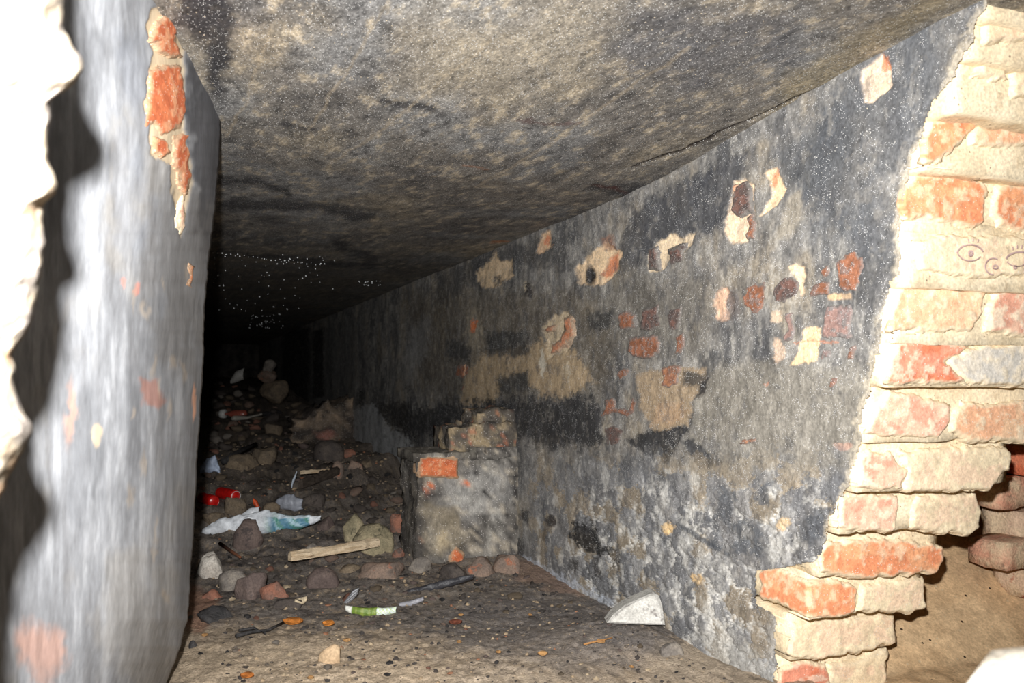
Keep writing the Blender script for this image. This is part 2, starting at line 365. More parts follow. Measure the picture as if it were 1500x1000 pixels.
# soot film over everything, patchy
P.col = blend(P.col, sstep(.54, .70, fbm(Y * 34, Z * 26, 5, 171, .7)), (84, 84, 86), .5)
P.col = blend(P.col, sstep(.58, .72, fbm(Y * 48, Z * 40, 5, 181, .7)), (166, 160, 150), .25)
# relief
dx = (fbm(Y * 6, Z * 6, 4, 51) - .5) * .012 + (fbm(Y * 45, Z * 34, 4, 61, .6) - .5) * .004
V = P0.copy(); V[:, 0] += dx + P.disp
# the coat stops where the wall's end is broken
bx = np.interp(py, [-60, 0, 60, 110, 150, 235, 300, 400, 412, 490, 570, 640, 715, 740, 790, 822, 832, 836, 884, 900, 1000, 1100],
               [1470, 1445, 1425, 1402, 1366, 1336, 1319, 1319, 1305, 1290, 1276, 1262, 1248, 1224, 1213, 1196, 1150, 1113, 1113, 1136, 1138, 1140])
keep = (px + 5 * jx) < bx
Fq = grid_faces(len(zs), len(Yc)); Fq = Fq[keep[Fq].all(1)][:, ::-1]
M_WALL = painted('sooty_plaster', (210, .62, 1.38), (45, .8, 1.2), (1, 1, .75), .5, 120, .0025, .8, .3,
                 ((560, .16, .30, (215, 215, 215)), (260, .05, .2, (225, 222, 215))))  # white specks paint in the flash's glitter on salts and drops
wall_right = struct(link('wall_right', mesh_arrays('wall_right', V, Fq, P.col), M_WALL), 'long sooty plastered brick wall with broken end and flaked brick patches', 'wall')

# ---- ceiling slab
yr = np.concatenate([np.arange(-330, 440, 2.0), np.arange(440, 500, 1.2)])
dep = .42 * FPX / (545 - yr); dep = np.concatenate([dep, np.linspace(dep[-1], 14, 10)[1:]]); dep = dep[(dep > .3)]
Xc = np.concatenate([np.linspace(-1.3, -.12, 40)[:-1], np.linspace(-.12, 1.02, 470), np.linspace(1.02, 1.9, 30)[1:]])
XX, YY = np.meshgrid(Xc, dep); X = XX.ravel(); Y = YY.ravel(); Z = ceil_z(X, Y)
px, py = proj(np.stack([X, Y, Z], 1))
jx = (fbm(X * 20, Y * 16, 4, 103, .6) - .5) * 4; jy = (fbm(X * 20 + 33, Y * 16, 4, 109, .6) - .5) * 4
col = np.tile(lin((105, 101, 96)), (len(X), 1))
a = fbm(X * 4, Y * 3, 5, 121, .6); b = fbm(X * 46, Y * 26, 5, 131, .7); g = fbm(X * 6, Y * 5, 4, 141)
col = blend(col, sstep(.5, .72, a), (136, 126, 108), .55); col = blend(col, sstep(.48, .3, a), (74, 72, 72), .75)
col = blend(col, sstep(.5, .68, g), (120, 122, 124), .5)
col = blend(col, sstep(.55, .75, b), (182, 168, 144), .6); col = blend(col, sstep(.45, .27, b), (50, 49, 50), .65)
P = Painter(px, py, col, jx, jy)
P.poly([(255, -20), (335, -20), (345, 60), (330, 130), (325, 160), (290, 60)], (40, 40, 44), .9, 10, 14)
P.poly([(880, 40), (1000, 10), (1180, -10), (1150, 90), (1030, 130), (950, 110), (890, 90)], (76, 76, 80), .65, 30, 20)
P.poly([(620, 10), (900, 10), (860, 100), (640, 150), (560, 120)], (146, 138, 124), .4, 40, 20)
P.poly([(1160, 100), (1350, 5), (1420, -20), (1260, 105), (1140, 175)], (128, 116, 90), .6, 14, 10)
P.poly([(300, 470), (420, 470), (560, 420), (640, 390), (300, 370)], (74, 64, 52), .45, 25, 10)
for pts, w in (([(325, 262), (380, 268), (420, 285)], 7), ([(330, 300), (400, 300), (470, 305), (540, 317)], 8), ([(320, 368), (420, 378), (480, 385), (545, 388)], 4),
               ([(495, 360), (530, 372), (550, 380)], 6), ([(415, 185), (460, 190)], 5), ([(560, 150), (640, 160)], 5), ([(530, 412), (555, 414)], 3), ([(870, 275), (915, 282), (960, 272)], 5)):
    P.line(pts, w, (38, 38, 42), .8, 5)
for pts in ([(570, -5), (530, 70), (490, 130), (452, 190)], [(720, 60), (560, 190), (470, 250)], [(1010, 70), (820, 200), (700, 275)], [(330, 200), (360, 150), (400, 40)]):
    P.line(pts, 2.2, (168, 152, 126), .28, 3)
P.line([(1216, 123), (1160, 147), (1108, 172), (1040, 203), (1000, 221), (965, 232), (930, 246)], 2.0, (26, 18, 14), .95, 2.2, d=.006)
P.line([(870, 272), (900, 276), (918, 283)], 1.6, (62, 28, 24), .9, 2); P.line([(760, 172), (800, 180), (850, 186)], 3.0, (78, 56, 54), .6, 9)
P.line([(675, 242), (715, 250)], 1.2, (140, 100, 76), .6, 4); P.line([(720, 355), (745, 354)], 1.5, (176, 110, 64), .8)
Z2 = Z + P.disp + (fbm(X * 20, Y * 12, 4, 151) - .5) * .005
M_CEIL = painted('sooty_concrete', (260, .4, 1.6), (80, .7, 1.3), (1, .6, 1), .6, 120, .0022, .7, .4,
                 ((480, .20, .32, (212, 212, 210)), (200, .05, .22, (208, 194, 170))))  # whitish specks are painted sparkles of the flash on the wet slab
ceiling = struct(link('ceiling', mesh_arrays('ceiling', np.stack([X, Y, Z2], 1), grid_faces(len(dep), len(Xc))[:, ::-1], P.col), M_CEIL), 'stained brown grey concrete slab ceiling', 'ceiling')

# ---- floor of the tunnel
yr = np.concatenate([np.arange(1700, 1020, -8), np.arange(1020, 600, -1.7)])
dep = .565 * FPX / (yr - 545); dep = np.concatenate([dep, np.linspace(dep[-1], 13.5, 40)[1:]])
Xc = np.concatenate([np.linspace(-1.3, -.1, 50)[:-1], np.linspace(-.1, 1.02, 440)])
XX, YY = np.meshgrid(Xc, dep); X = XX.ravel(); Y = YY.ravel(); Z = floor_z(X, Y)
px, py = proj(np.stack([X, Y, Z], 1))
jx = (fbm(X * 20, Y * 20, 4, 203, .6) - .5) * 4; jy = (fbm(X * 20 + 33, Y * 20, 4, 209, .6) - .5) * 4
a = fbm(X * 9, Y * 9, 5, 221, .6); b = fbm(X * 60, Y * 60, 4, 231, .6)
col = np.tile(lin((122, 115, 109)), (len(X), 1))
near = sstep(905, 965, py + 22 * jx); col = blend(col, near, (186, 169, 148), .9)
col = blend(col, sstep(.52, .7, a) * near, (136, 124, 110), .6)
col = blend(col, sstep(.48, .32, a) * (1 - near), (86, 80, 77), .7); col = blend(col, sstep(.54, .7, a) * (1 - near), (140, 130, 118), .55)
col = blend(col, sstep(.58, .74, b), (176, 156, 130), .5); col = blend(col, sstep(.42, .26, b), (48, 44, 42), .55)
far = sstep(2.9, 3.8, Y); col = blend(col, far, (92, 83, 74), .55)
P = Painter(px, py, col, jx, jy)
P.poly([(640, 900), (760, 850), (900, 890), (960, 920), (1000, 960), (900, 985), (760, 960), (660, 960)], (112, 107, 104), .7, 25, 16)
P.poly([(275, 910), (420, 925), (560, 930), (700, 960), (640, 1010), (220, 1010)], (190, 170, 144), .5, 20, 14)
P.poly([(270, 850), (320, 880), (300, 925), (262, 920)], (156, 118, 96), .7, 8, 6)
P.poly([(735, 815), (790, 822), (880, 862), (860, 875), (760, 850)], (150, 124, 108), .6, 8, 8)
P.poly([(960, 940), (1040, 950), (1080, 1005), (960, 1005)], (170, 156, 138), .6, 14, 10)
Z2 = Z + (fbm(X * 70, Y * 70, 3, 241) - .5) * .008
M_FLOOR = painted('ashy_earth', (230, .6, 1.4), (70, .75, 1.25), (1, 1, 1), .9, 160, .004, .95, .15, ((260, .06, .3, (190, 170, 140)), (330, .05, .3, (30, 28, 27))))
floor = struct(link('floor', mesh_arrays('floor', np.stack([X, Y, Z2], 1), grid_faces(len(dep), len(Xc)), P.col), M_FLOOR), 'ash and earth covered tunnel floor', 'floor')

# ---- bare soil seen through the gap under the broken wall end
Xc = np.linspace(1.02, 3.2, 150); Yg = np.linspace(.2, 3.2, 260); XX, YY = np.meshgrid(Xc, Yg); X = XX.ravel(); Y = YY.ravel()
Z = .85 * np.clip((Y + .15 * (X - 1.2) - 1.22), 0, .8) + (fbm(X * 5, Y * 5, 4, 301) - .5) * .03 + (fbm(X * 30, Y * 30, 3, 305) - .5) * .012 - .005
a = fbm(X * 12, Y * 12, 4, 311); col = np.tile(lin((210, 178, 138)), (len(X), 1)); col = blend(col, sstep(.55, .7, a), (180, 150, 118), .5); col = blend(col, sstep(.45, .3, a), (226, 196, 156), .5)
M_SOIL = painted('bare_soil', (180, .75, 1.25), (50, .8, 1.2), (1, 1, 1), .5, 120, .003, .95, .1, ((110, .08, .25, (206, 184, 150)), (90, .04, .25, (70, 56, 44))))
soil = struct(link('floor_outside', mesh_arrays('floor_outside', np.stack([X, Y, Z], 1), grid_faces(len(Yg), len(Xc)), col), M_SOIL), 'bare brown soil beyond the gap under the broken brickwork', 'ground')

# ---- left wall: rendered jamb with a rounded, chipped corner
ye = np.concatenate([np.arange(-420, -20, 12), np.arange(-20, 1030, 2.5), np.arange(1030, 1750, 12)])
xe = np.interp(ye, [-420, 0, 60, 120, 170, 230, 300, 450, 620, 800, 905, 950, 1000, 1100, 1750], [300, 316, 318, 320, 324, 322, 316, 300, 292, 283, 275, 264, 246, 238, 230])
sg = np.concatenate([np.linspace(-.9, 0, 16)[:-1], np.linspace(0, 1, 150)])
ds = np.interp(sg, [-.9, -.4, 0], [.6, .7, .8]); ds = np.where(sg > 0, .80 + .25 * sg + .36 * np.clip(sg, 0, 1) ** 6, ds)
rows = []; pxs = []; tail = np.array([.004, .015, .04, .09, .2, .45, .9, 1.2])
jitter = (fbm(ye / 24, ye * 0, 4, 401, .6) - .5) * 7
for yi, xi, jt in zip(ye, xe, jitter):
    xx = sg * (xi + jt * .6)
    d = ds[:, None]
    pts = CP + (FW + ((xx - 750) / FPX)[:, None] * RT + (500 - yi) / FPX * UP) * d
    t = pts[-1] + np.stack([-tail, .05 * np.sqrt(tail) + .12 * tail, 0 * tail], 1)
    rows.append(np.concatenate([pts, t])); pxs.append(np.concatenate([xx, np.full(len(tail), xi)]))
V = np.concatenate(rows); nc = len(sg) + len(tail); px = np.concatenate(pxs); py = np.repeat(ye, nc)
L = V[:, 1] * 1.0; Zv = V[:, 2]
jx = (fbm(px / 30, py / 50, 4, 403, .65) - .5) * 7; jy = (fbm(px / 30 + 50, py / 50, 4, 409, .65) - .5) * 7
st = fbm(px / 14, py / 130, 5, 411, .6); st2 = fbm(px / 60, py / 120, 4, 421)
col = np.tile(lin((136, 138, 142)), (len(px), 1))
col = blend(col, sstep(.5, .7, st), (170, 172, 176), .6); col = blend(col, sstep(.5, .3, st), (104, 104, 106), .5)
col = blend(col, sstep(.55, .72, st2), (150, 144, 134), .35); col = blend(col, sstep(.45, .3, st2), (96, 98, 102), .45)
P = Painter(px, py, col, jx, jy)
P.poly([(262, -30), (330, -30), (335, 240), (318, 330), (302, 420), (285, 330), (284, 200), (270, 60)], (72, 72, 76), .85, 8, 8)  # dark strip paints in the shade of the side turning away
P.poly([(185, 40), (215, 60), (212, 260), (190, 420), (170, 330)], (128, 132, 140), .5, 14, 10)
P.poly([(240, 250), (300, 300), (290, 600), (230, 520), (215, 350)], (112, 110, 108), .6, 18, 12)
P.poly([(228, 10), (252, 14), (270, 40), (268, 90), (272, 130), (274, 200), (282, 260), (272, 300), (262, 346), (258, 300), (252, 240), (226, 225), (214, 198), (214, 150), (222, 95), (232, 80), (220, 40)], (196, 178, 150), 1, 2, 4, d=.008)
P.ell(106, 600, 9, 42, (184, 146, 128), .65, .5, 6); P.ell(62, 955, 26, 44, (190, 150, 134), .7, .5, 9); P.ell(145, 640, 6, 18, (200, 180, 150), .7)
P.poly([(210, 560), (232, 556), (242, 590), (230, 606), (212, 596)], (158, 116, 104), .8, 4, 4)
P.ell(283, 590, 2.5, 26, (214, 160, 130), .8, jag=1); P.ell(205, 425, 4, 12, (190, 130, 118), .8); P.ell(184, 418, 3, 9, (190, 130, 118), .7)
for k in range(16):
    P.ell(random.uniform(190, 275), random.uniform(380, 900), random.uniform(2, 4), random.uniform(8, 22), (176, 160, 140), .4, .6)
inward = np.stack([-np.ones(len(px)), .3 * np.ones(len(px)), np.zeros(len(px))], 1)
rel = (fbm(px / 60, py / 90, 4, 431) - .5) * .006 * sstep(.2, 1, px / 200) + (fbm(px / 9, py / 40, 3, 441) - .5) * .0012 + P.disp * .35
V = V + inward * rel[:, None]
M_LEFT = painted('lime_render', (130, .85, 1.15), (40, .85, 1.15), (1, 1, .22), .35, 80, .0015, .85, .2)
wall_left = struct(link('wall_left', mesh_arrays('wall_left', V, grid_faces(len(ye), nc)[:, ::-1], P.col), M_LEFT), 'grey streaked rendered wall end with chipped brick corner', 'wall')

# ---- the near masonry edge of the opening, close to the flash
ye = np.arange(-760, 2240, 7.0)
xb = np.interp(ye, [-760, -60, 0, 40, 62, 100, 118, 150, 190, 285, 300, 360, 430, 470, 520, 560, 620, 660, 700, 760, 860, 2240],
               [70, 84, 92, 96, 104, 122, 112, 78, 70, 82, 66, 68, 50, 44, 20, 22, 44, 40, 10, -8, -14, -30])
xb = xb + (fbm(ye / 30, ye * 0, 3, 501, .5) - .5) * 18
off = np.array([-60, -40, -22, -9, -2, 0, -5, -16, -36, -70, -120, -190, -280, -400, -620]); dp = np.array([.72, .62, .55, .50, .475, .455, .44, .43, .42, .41, .405, .40, .395, .39, .38])
dt = np.linspace(0, 1, 60); k0 = np.linspace(0, 1, len(off)); off = np.interp(dt, k0, off); dp = np.interp(dt, k0, dp)
OO, EY = np.meshgrid(off, ye); D = np.tile(dp, (len(ye), 1)); XB = np.tile(xb[:, None], (1, len(off)))
PXX = (XB + OO).ravel(); PYY = EY.ravel(); Dv = D.ravel() + (fbm(OO.ravel() / 45, PYY / 45, 4, 511, .6) - .5) * .05
V = CP + (FW + ((PXX - 750) / FPX)[:, None] * RT + ((500 - PYY) / FPX)[:, None] * UP) * Dv[:, None]
a = fbm(PXX / 40, PYY / 40, 4, 521); col = np.tile(lin((160, 148, 130)), (len(PXX), 1)); col = blend(col, sstep(.55, .7, a), (170, 134, 100), .6); col = blend(col, sstep(.45, .3, a), (120, 114, 112), .7)
M_NEAR = painted('pale_mortar', (120, .8, 1.2), (40, .85, 1.15), (1, 1, 1), .6, 80, .005, .9, .2)
wall_near = struct(link('wall_near', mesh_arrays('wall_near', V, grid_faces(len(ye), len(off)), col), M_NEAR), 'pale broken masonry edge of the opening beside the streaked wall', 'wall')

# ---- rest of the shell
def box_mesh(name, x0, x1, y0, y1, z0, z1, cuts=0):
    bm = bmesh.new(); bmesh.ops.create_cube(bm, size=1)
    for v in bm.verts: v.co = Vector(((x0 + x1) / 2 + v.co.x * (x1 - x0), (y0 + y1) / 2 + v.co.y * (y1 - y0), (z0 + z1) / 2 + v.co.z * (z1 - z0)))
    if cuts: bmesh.ops.subdivide_edges(bm, edges=bm.edges[:], cuts=cuts, use_grid_fill=True)
    return bm_mesh(name, bm)
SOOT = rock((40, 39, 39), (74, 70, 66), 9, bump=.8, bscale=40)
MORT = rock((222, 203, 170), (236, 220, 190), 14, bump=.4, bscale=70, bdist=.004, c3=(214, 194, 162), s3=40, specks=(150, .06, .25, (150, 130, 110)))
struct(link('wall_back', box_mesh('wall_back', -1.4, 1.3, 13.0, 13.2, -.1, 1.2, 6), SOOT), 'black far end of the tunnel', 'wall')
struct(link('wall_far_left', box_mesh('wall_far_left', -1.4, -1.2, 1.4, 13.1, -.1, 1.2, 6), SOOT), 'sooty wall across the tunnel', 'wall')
link('wall_core', box_mesh('wall_core', XW + .03, XW + .27, 1.42, 13.1, -.1, 1.1), SOOT, wall_right)

# ================================================================== BRICKS
# fired clay with its own smears of mortar, soot and salts: (core, second tone, third tone, rim)
CLAY = painted('fired_clay', (230, .78, 1.22), (70, .85, 1.15), (1, 1, 1), .45, 130, .003, .88, .2, ((420, .10, .30, (232, 224, 214)),))
CLAYS = painted('sooty_clay', (230, .7, 1.3), (90, .8, 1.2), (1, 1, 1), .5, 150, .002, .8, .3, ((560, .2, .30, (205, 200, 196)),))
MO = (232, 214, 182); SO = (112, 108, 104)
B_ORANGE = ((222, 144, 104), (226, 162, 120), (230, 194, 160), MO); B_PALE = ((232, 192, 156), (228, 176, 140), (232, 212, 182), MO); B_PINK = ((222, 164, 140), (228, 186, 160), (232, 212, 186), MO)
B_RED = ((218, 144, 118), (210, 124, 92), (230, 194, 170), MO); B_CREAM = ((234, 216, 182), (234, 206, 176), (222, 202, 170), MO); B_GREY = ((204, 198, 188), (218, 208, 192), (226, 212, 188), MO)
B_DEEP = ((196, 112, 74), (182, 98, 64), (204, 148, 112), (176, 146, 118))
B_SOOTRED = ((150, 100, 76), (130, 86, 64), (120, 104, 98), SO); B_SOOTDK = ((92, 78, 74), (112, 84, 76), (76, 68, 66), SO); B_SOOTOR = ((166, 116, 86), (142, 100, 80), (118, 100, 90), SO)
B_DULL = ((134, 114, 110), (146, 118, 110), (120, 116, 114), SO); B_GLOW = ((200, 132, 98), (190, 116, 80), (172, 134, 108), (158, 138, 118))
def vbrick(poly, place, proud, tone, parent, seed=0, jag=3.0, step=2.0, mat=None, freq=40, edge=6.0, depth=.05, inv=None):
    """one brick's exposed part: 'poly' is its outline in the photograph, place(x, y) gives the point of the wall there and the way the wall faces;
    the face stands out by 'proud', its rim sinks under the mortar and its sides run back into the wall"""
    pts = np.array(poly, float); x0, y0 = pts.min(0) - 4; x1, y1 = pts.max(0) + 4
    gx = np.arange(x0, x1 + step, step); gy = np.arange(y0, y1 + step, step); XX, YY = np.meshgrid(gx, gy); x = XX.ravel(); y = YY.ravel()
    wx = x + jag * 2 * (fbm(x / 15 + seed, y / 15, 3, seed % 50) - .5) * 2; wy = y + jag * 2 * (fbm(x / 15, y / 15 + seed, 3, seed % 50 + 3) - .5) * 2
    ins = np.zeros(len(x), bool); dist = np.full(len(x), 1e9); n = len(pts)
    for a in range(n):
        ax, ay = pts[a]; bx_, by_ = pts[(a + 1) % n]
        ins ^= ((ay > wy) != (by_ > wy)) & (wx < (bx_ - ax) * (wy - ay) / ((by_ - ay) if by_ != ay else 1e-9) + ax)
        Lq = (bx_ - ax) ** 2 + (by_ - ay) ** 2 + 1e-9; t = np.clip(((wx - ax) * (bx_ - ax) + (wy - ay) * (by_ - ay)) / Lq, 0, 1)
        dist = np.minimum(dist, np.hypot(wx - ax - t * (bx_ - ax), wy - ay - t * (by_ - ay)))
    sd = np.where(ins, dist, -dist)
    PN = [place(a, b) for a, b in zip(x, y)]; Pp = np.array([q[0] for q in PN]); Nn = np.array([q[1] for q in PN])
    nf = fbm3(Pp + 3, freq, 4, seed % 97); nf2 = fbm3(Pp + 9, freq * 1.8, 4, seed % 89 + 7)
    h = proud * (-1.0 + 2.0 * sstep(-3, 3.5, sd)) + (nf2 - .5) * proud * .8
    V = Pp + Nn * h[:, None]
    col = np.tile(lin(tone[0]), (len(V), 1)); col = blend(col, sstep(.44, .56, nf), tone[1]); col = blend(col, sstep(.53, .64, nf2), tone[2], .85)
    col = blend(col, 1 - sstep(0, edge, sd + (nf2 - .5) * edge * 2.4), tone[3])
    F = grid_faces(len(gy), len(gx)); F = F[(sd[F] > -3).all(1)]
    if not len(F): return None
    use = np.unique(F); rm = np.full(len(V), -1); rm[use] = np.arange(len(use)); F = rm[F]; V = V[use]; col = col[use]; Nn = Nn[use]
    E = np.concatenate([F[:, [0, 1]], F[:, [1, 2]], F[:, [2, 3]], F[:, [3, 0]]]); key = np.sort(E, 1); ky = key[:, 0].astype(np.int64) * len(V) + key[:, 1]
    u, idx, cnt = np.unique(ky, return_index=True, return_counts=True); B = E[idx[cnt == 1]]; m = len(V)
    V = np.concatenate([V, V - Nn * depth]); F = np.concatenate([F, np.stack([B[:, 1], B[:, 0], B[:, 0] + m, B[:, 1] + m], 1)]); col = np.concatenate([col, col])
    if inv is not None: V = V - np.array(inv)
    me = mesh_arrays('brick', V, F[:, ::-1], col); return link('brick', me, mat or CLAY, parent)
def on_flank(off=.003):
    return lambda x, y: (on_x(x, y, XW + off), (-1.0, 0, 0))
def on_end(Yf, off=.002):
    def f(x, y):
        p = on_y(x, y, Yf + off)
        return (on_x(x, y, XW + .003), (-1.0, 0, 0)) if p[0] < XW + .003 else (p, (0, -1.0, 0))
    return f

# the broken end of the right wall, course by course: corner x, top y, bottom y, [(x0, x1, material, outline)], right end x
COURSES = [
    (1440, -70, 8, 1640, [(1500, 1640, B_CREAM, None)]),
    (1418, 12, 66, 1640, [(1440, 1520, B_CREAM, None), (1530, 1640, B_PALE, None)]),
    (1396, 70, 146, 1640, [(1408, 1470, B_CREAM, [(1425, 108), (1436, 100), (1436, 78), (1470, 74), (1472, 118), (1424, 112)]), (1480, 1640, B_CREAM, None)]),
    (1352, 150, 232, 1640, [(1350, 1430, B_ORANGE, [(1344, 236), (1348, 214), (1362, 180), (1384, 172), (1392, 154), (1412, 150), (1428, 166), (1428, 190), (1405, 208), (1380, 232), (1362, 240)]), (1430, 1640, B_PALE, [(1432, 178), (1470, 182), (1640, 186), (1640, 214), (1470, 214), (1420, 210)])]),
    (1322, 246, 326, 1640, [(1315, 1448, B_ORANGE, [(1313, 300), (1316, 284), (1334, 262), (1344, 254), (1400, 258), (1436, 266), (1446, 280), (1440, 324), (1424, 334), (1350, 320), (1336, 322), (1318, 322)]), (1455, 1560, B_ORANGE, [(1452, 296), (1460, 274), (1500, 270), (1560, 272), (1560, 342), (1500, 340), (1462, 330)]), (1570, 1650, B_PALE, None)]),
    (1324, 330, 406, 1640, [(1340, 1640, B_CREAM, [(1342, 352), (1370, 346), (1640, 348), (1640, 404), (1400, 404), (1345, 392)])]),
    (1304, 408, 490, 1640, [(1296, 1440, B_PALE, [(1294, 484), (1302, 458), (1312, 430), (1322, 412), (1360, 407), (1394, 412), (1440, 420), (1436, 456), (1424, 484), (1380, 486)]), (1450, 1560, B_PINK, [(1456, 420), (1500, 420), (1560, 422), (1560, 492), (1500, 492), (1446, 484)]), (1570, 1650, B_PALE, None)]),
    (1296, 494, 563, 1640, [(1294, 1420, B_RED, [(1293, 562), (1302, 540), (1310, 515), (1322, 494), (1360, 494), (1400, 502), (1420, 510), (1384, 530), (1400, 548), (1420, 562), (1360, 563)]), (1385, 1640, B_GREY, [(1424, 508), (1450, 504), (1640, 508), (1640, 566), (1424, 562), (1404, 546), (1388, 528)])]),
    (1266, 568, 646, 1640, [(1264, 1392, B_PINK, [(1264, 634), (1276, 612), (1290, 590), (1300, 572), (1340, 578), (1370, 590), (1392, 596), (1388, 622), (1372, 643), (1330, 640)]), (1394, 1640, B_PALE, [(1396, 600), (1412, 590), (1640, 590), (1640, 652), (1480, 648), (1412, 643), (1394, 630)])]),
    (1254, 650, 718, 1482, [(1258, 1400, B_PINK, [(1256, 712), (1258, 676), (1264, 662), (1300, 664), (1330, 690), (1320, 716), (1280, 715)]), (1330, 1482, B_CREAM, [(1330, 690), (1320, 662), (1400, 656), (1470, 654), (1484, 660), (1478, 690), (1462, 700), (1450, 718), (1380, 720), (1324, 718)])]),
    (1226, 722, 779, 1436, [(1226, 1318, B_PINK, [(1228, 774), (1228, 724), (1270, 722), (1314, 726), (1314, 772), (1300, 779), (1262, 778)]), (1334, 1436, B_CREAM, [(1338, 775), (1336, 740), (1344, 726), (1428, 722), (1436, 748), (1434, 770), (1422, 782), (1380, 780)])]),
    (1198, 785, 843, 1380, [(1198, 1378, B_ORANGE, [(1197, 840), (1198, 806), (1206, 794), (1290, 790), (1362, 796), (1380, 800), (1380, 824), (1370, 838), (1310, 842), (1250, 846)])]),
    (1184, 846, 900, 1354, [(1113, 1252, B_ORANGE, [(1115, 874), (1113, 840), (1126, 829), (1160, 838), (1186, 851), (1230, 850), (1252, 858), (1252, 894), (1240, 900), (1186, 906), (1150, 890)]), (1258, 1354, B_CREAM, [(1258, 895), (1262, 862), (1320, 850), (1353, 845), (1354, 892), (1330, 896)])]),
    (1156, 906, 966, 1310, [(1160, 1308, B_CREAM, [(1152, 955), (1160, 912), (1230, 906), (1308, 902), (1311, 940), (1296, 944), (1250, 956), (1190, 966)])]),
    (1140, 968, 1040, 1300, [(1140, 1210, B_RED, [(1142, 1030), (1138, 980), (1170, 972), (1212, 970), (1212, 1030)]), (1214, 1300, B_CREAM, [(1216, 1030), (1216, 975), (1260, 964), (1298, 950), (1298, 1030)])]),
    (1138, 1042, 1120, 1298, [(1140, 1210, B_ORANGE, None), (1216, 1290, B_PALE, None)]),
]
def rough_box(name, x0, x1, y0, y1, z0, z1, mat, parent, amp=.006, seed=0, res=.02):
    bm = bmesh.new(); bmesh.ops.create_cube(bm, size=1)
    for v in bm.verts: v.co = Vector(((x0 + x1) / 2 + v.co.x * (x1 - x0), (y0 + y1) / 2 + v.co.y * (y1 - y0), (z0 + z1) / 2 + v.co.z * (z1 - z0)))
    for ax in range(3):
        lo, hi = (x0, y0, z0)[ax], (x1, y1, z1)[ax]; k = int(min(24, max(2, (hi - lo) / res)))
        for i in range(1, k):
            no = Vector((0, 0, 0)); no[ax] = 1; co = Vector((0, 0, 0)); co[ax] = lo + (hi - lo) * i / k
            bmesh.ops.bisect_plane(bm, geom=bm.verts[:] + bm.edges[:] + bm.faces[:], plane_co=co, plane_no=no)
    bmesh.ops.recalc_face_normals(bm, faces=bm.faces); bm.normal_update()
    Pv = np.array([v.co for v in bm.verts]); n1 = fbm3(Pv, 28, 3, seed) - .5; n2 = fbm3(Pv, 90, 2, seed + 9) - .5
    for v, a, b in zip(bm.verts, n1, n2): v.co += v.normal * (amp * 2 * a + amp * .8 * b)
    return link(name, bm_mesh(name, bm, True), mat, parent)
rb = random.Random(3)
for ci, (xc, yt, yb, xr, bricks) in enumerate(COURSES):
    Yf = float(on_x(xc, (yt + yb) / 2)[1])
    zt = float(on_x(xc, yt)[2]); zb = float(on_x(xc, yb)[2]); Xr = float(on_y(xr, (yt + yb) / 2, Yf)[0])
    thick = .26 if xr > 1500 else 1.46 - Yf
    rough_box('mortar_bed', XW + .007, min(Xr, 1.9) - .004, Yf + .006, Yf + .26, zb - (.012 if ci < 7 else .004), zt + (.012 if ci < 7 else .004), MORT, wall_right, .005, ci * 7)
    if xr <= 1500 or True:
        rough_box('mortar_bed', XW + .009, XW + .25, Yf + .24, 1.46, zb - .004, zt + .004, MORT, wall_right, .003, ci * 7 + 3, .06)
    for bi, (x0, x1, mat, out) in enumerate(bricks):
        if out is None: out = [(x0 + 2, yt + 6), (x1 - 2, yt + 6), (x1 - 2, yb - 5), (x0 + 2, yb - 5)]
        vbrick(out, on_end(Yf), .004, mat, wall_right, ci * 11 + bi)
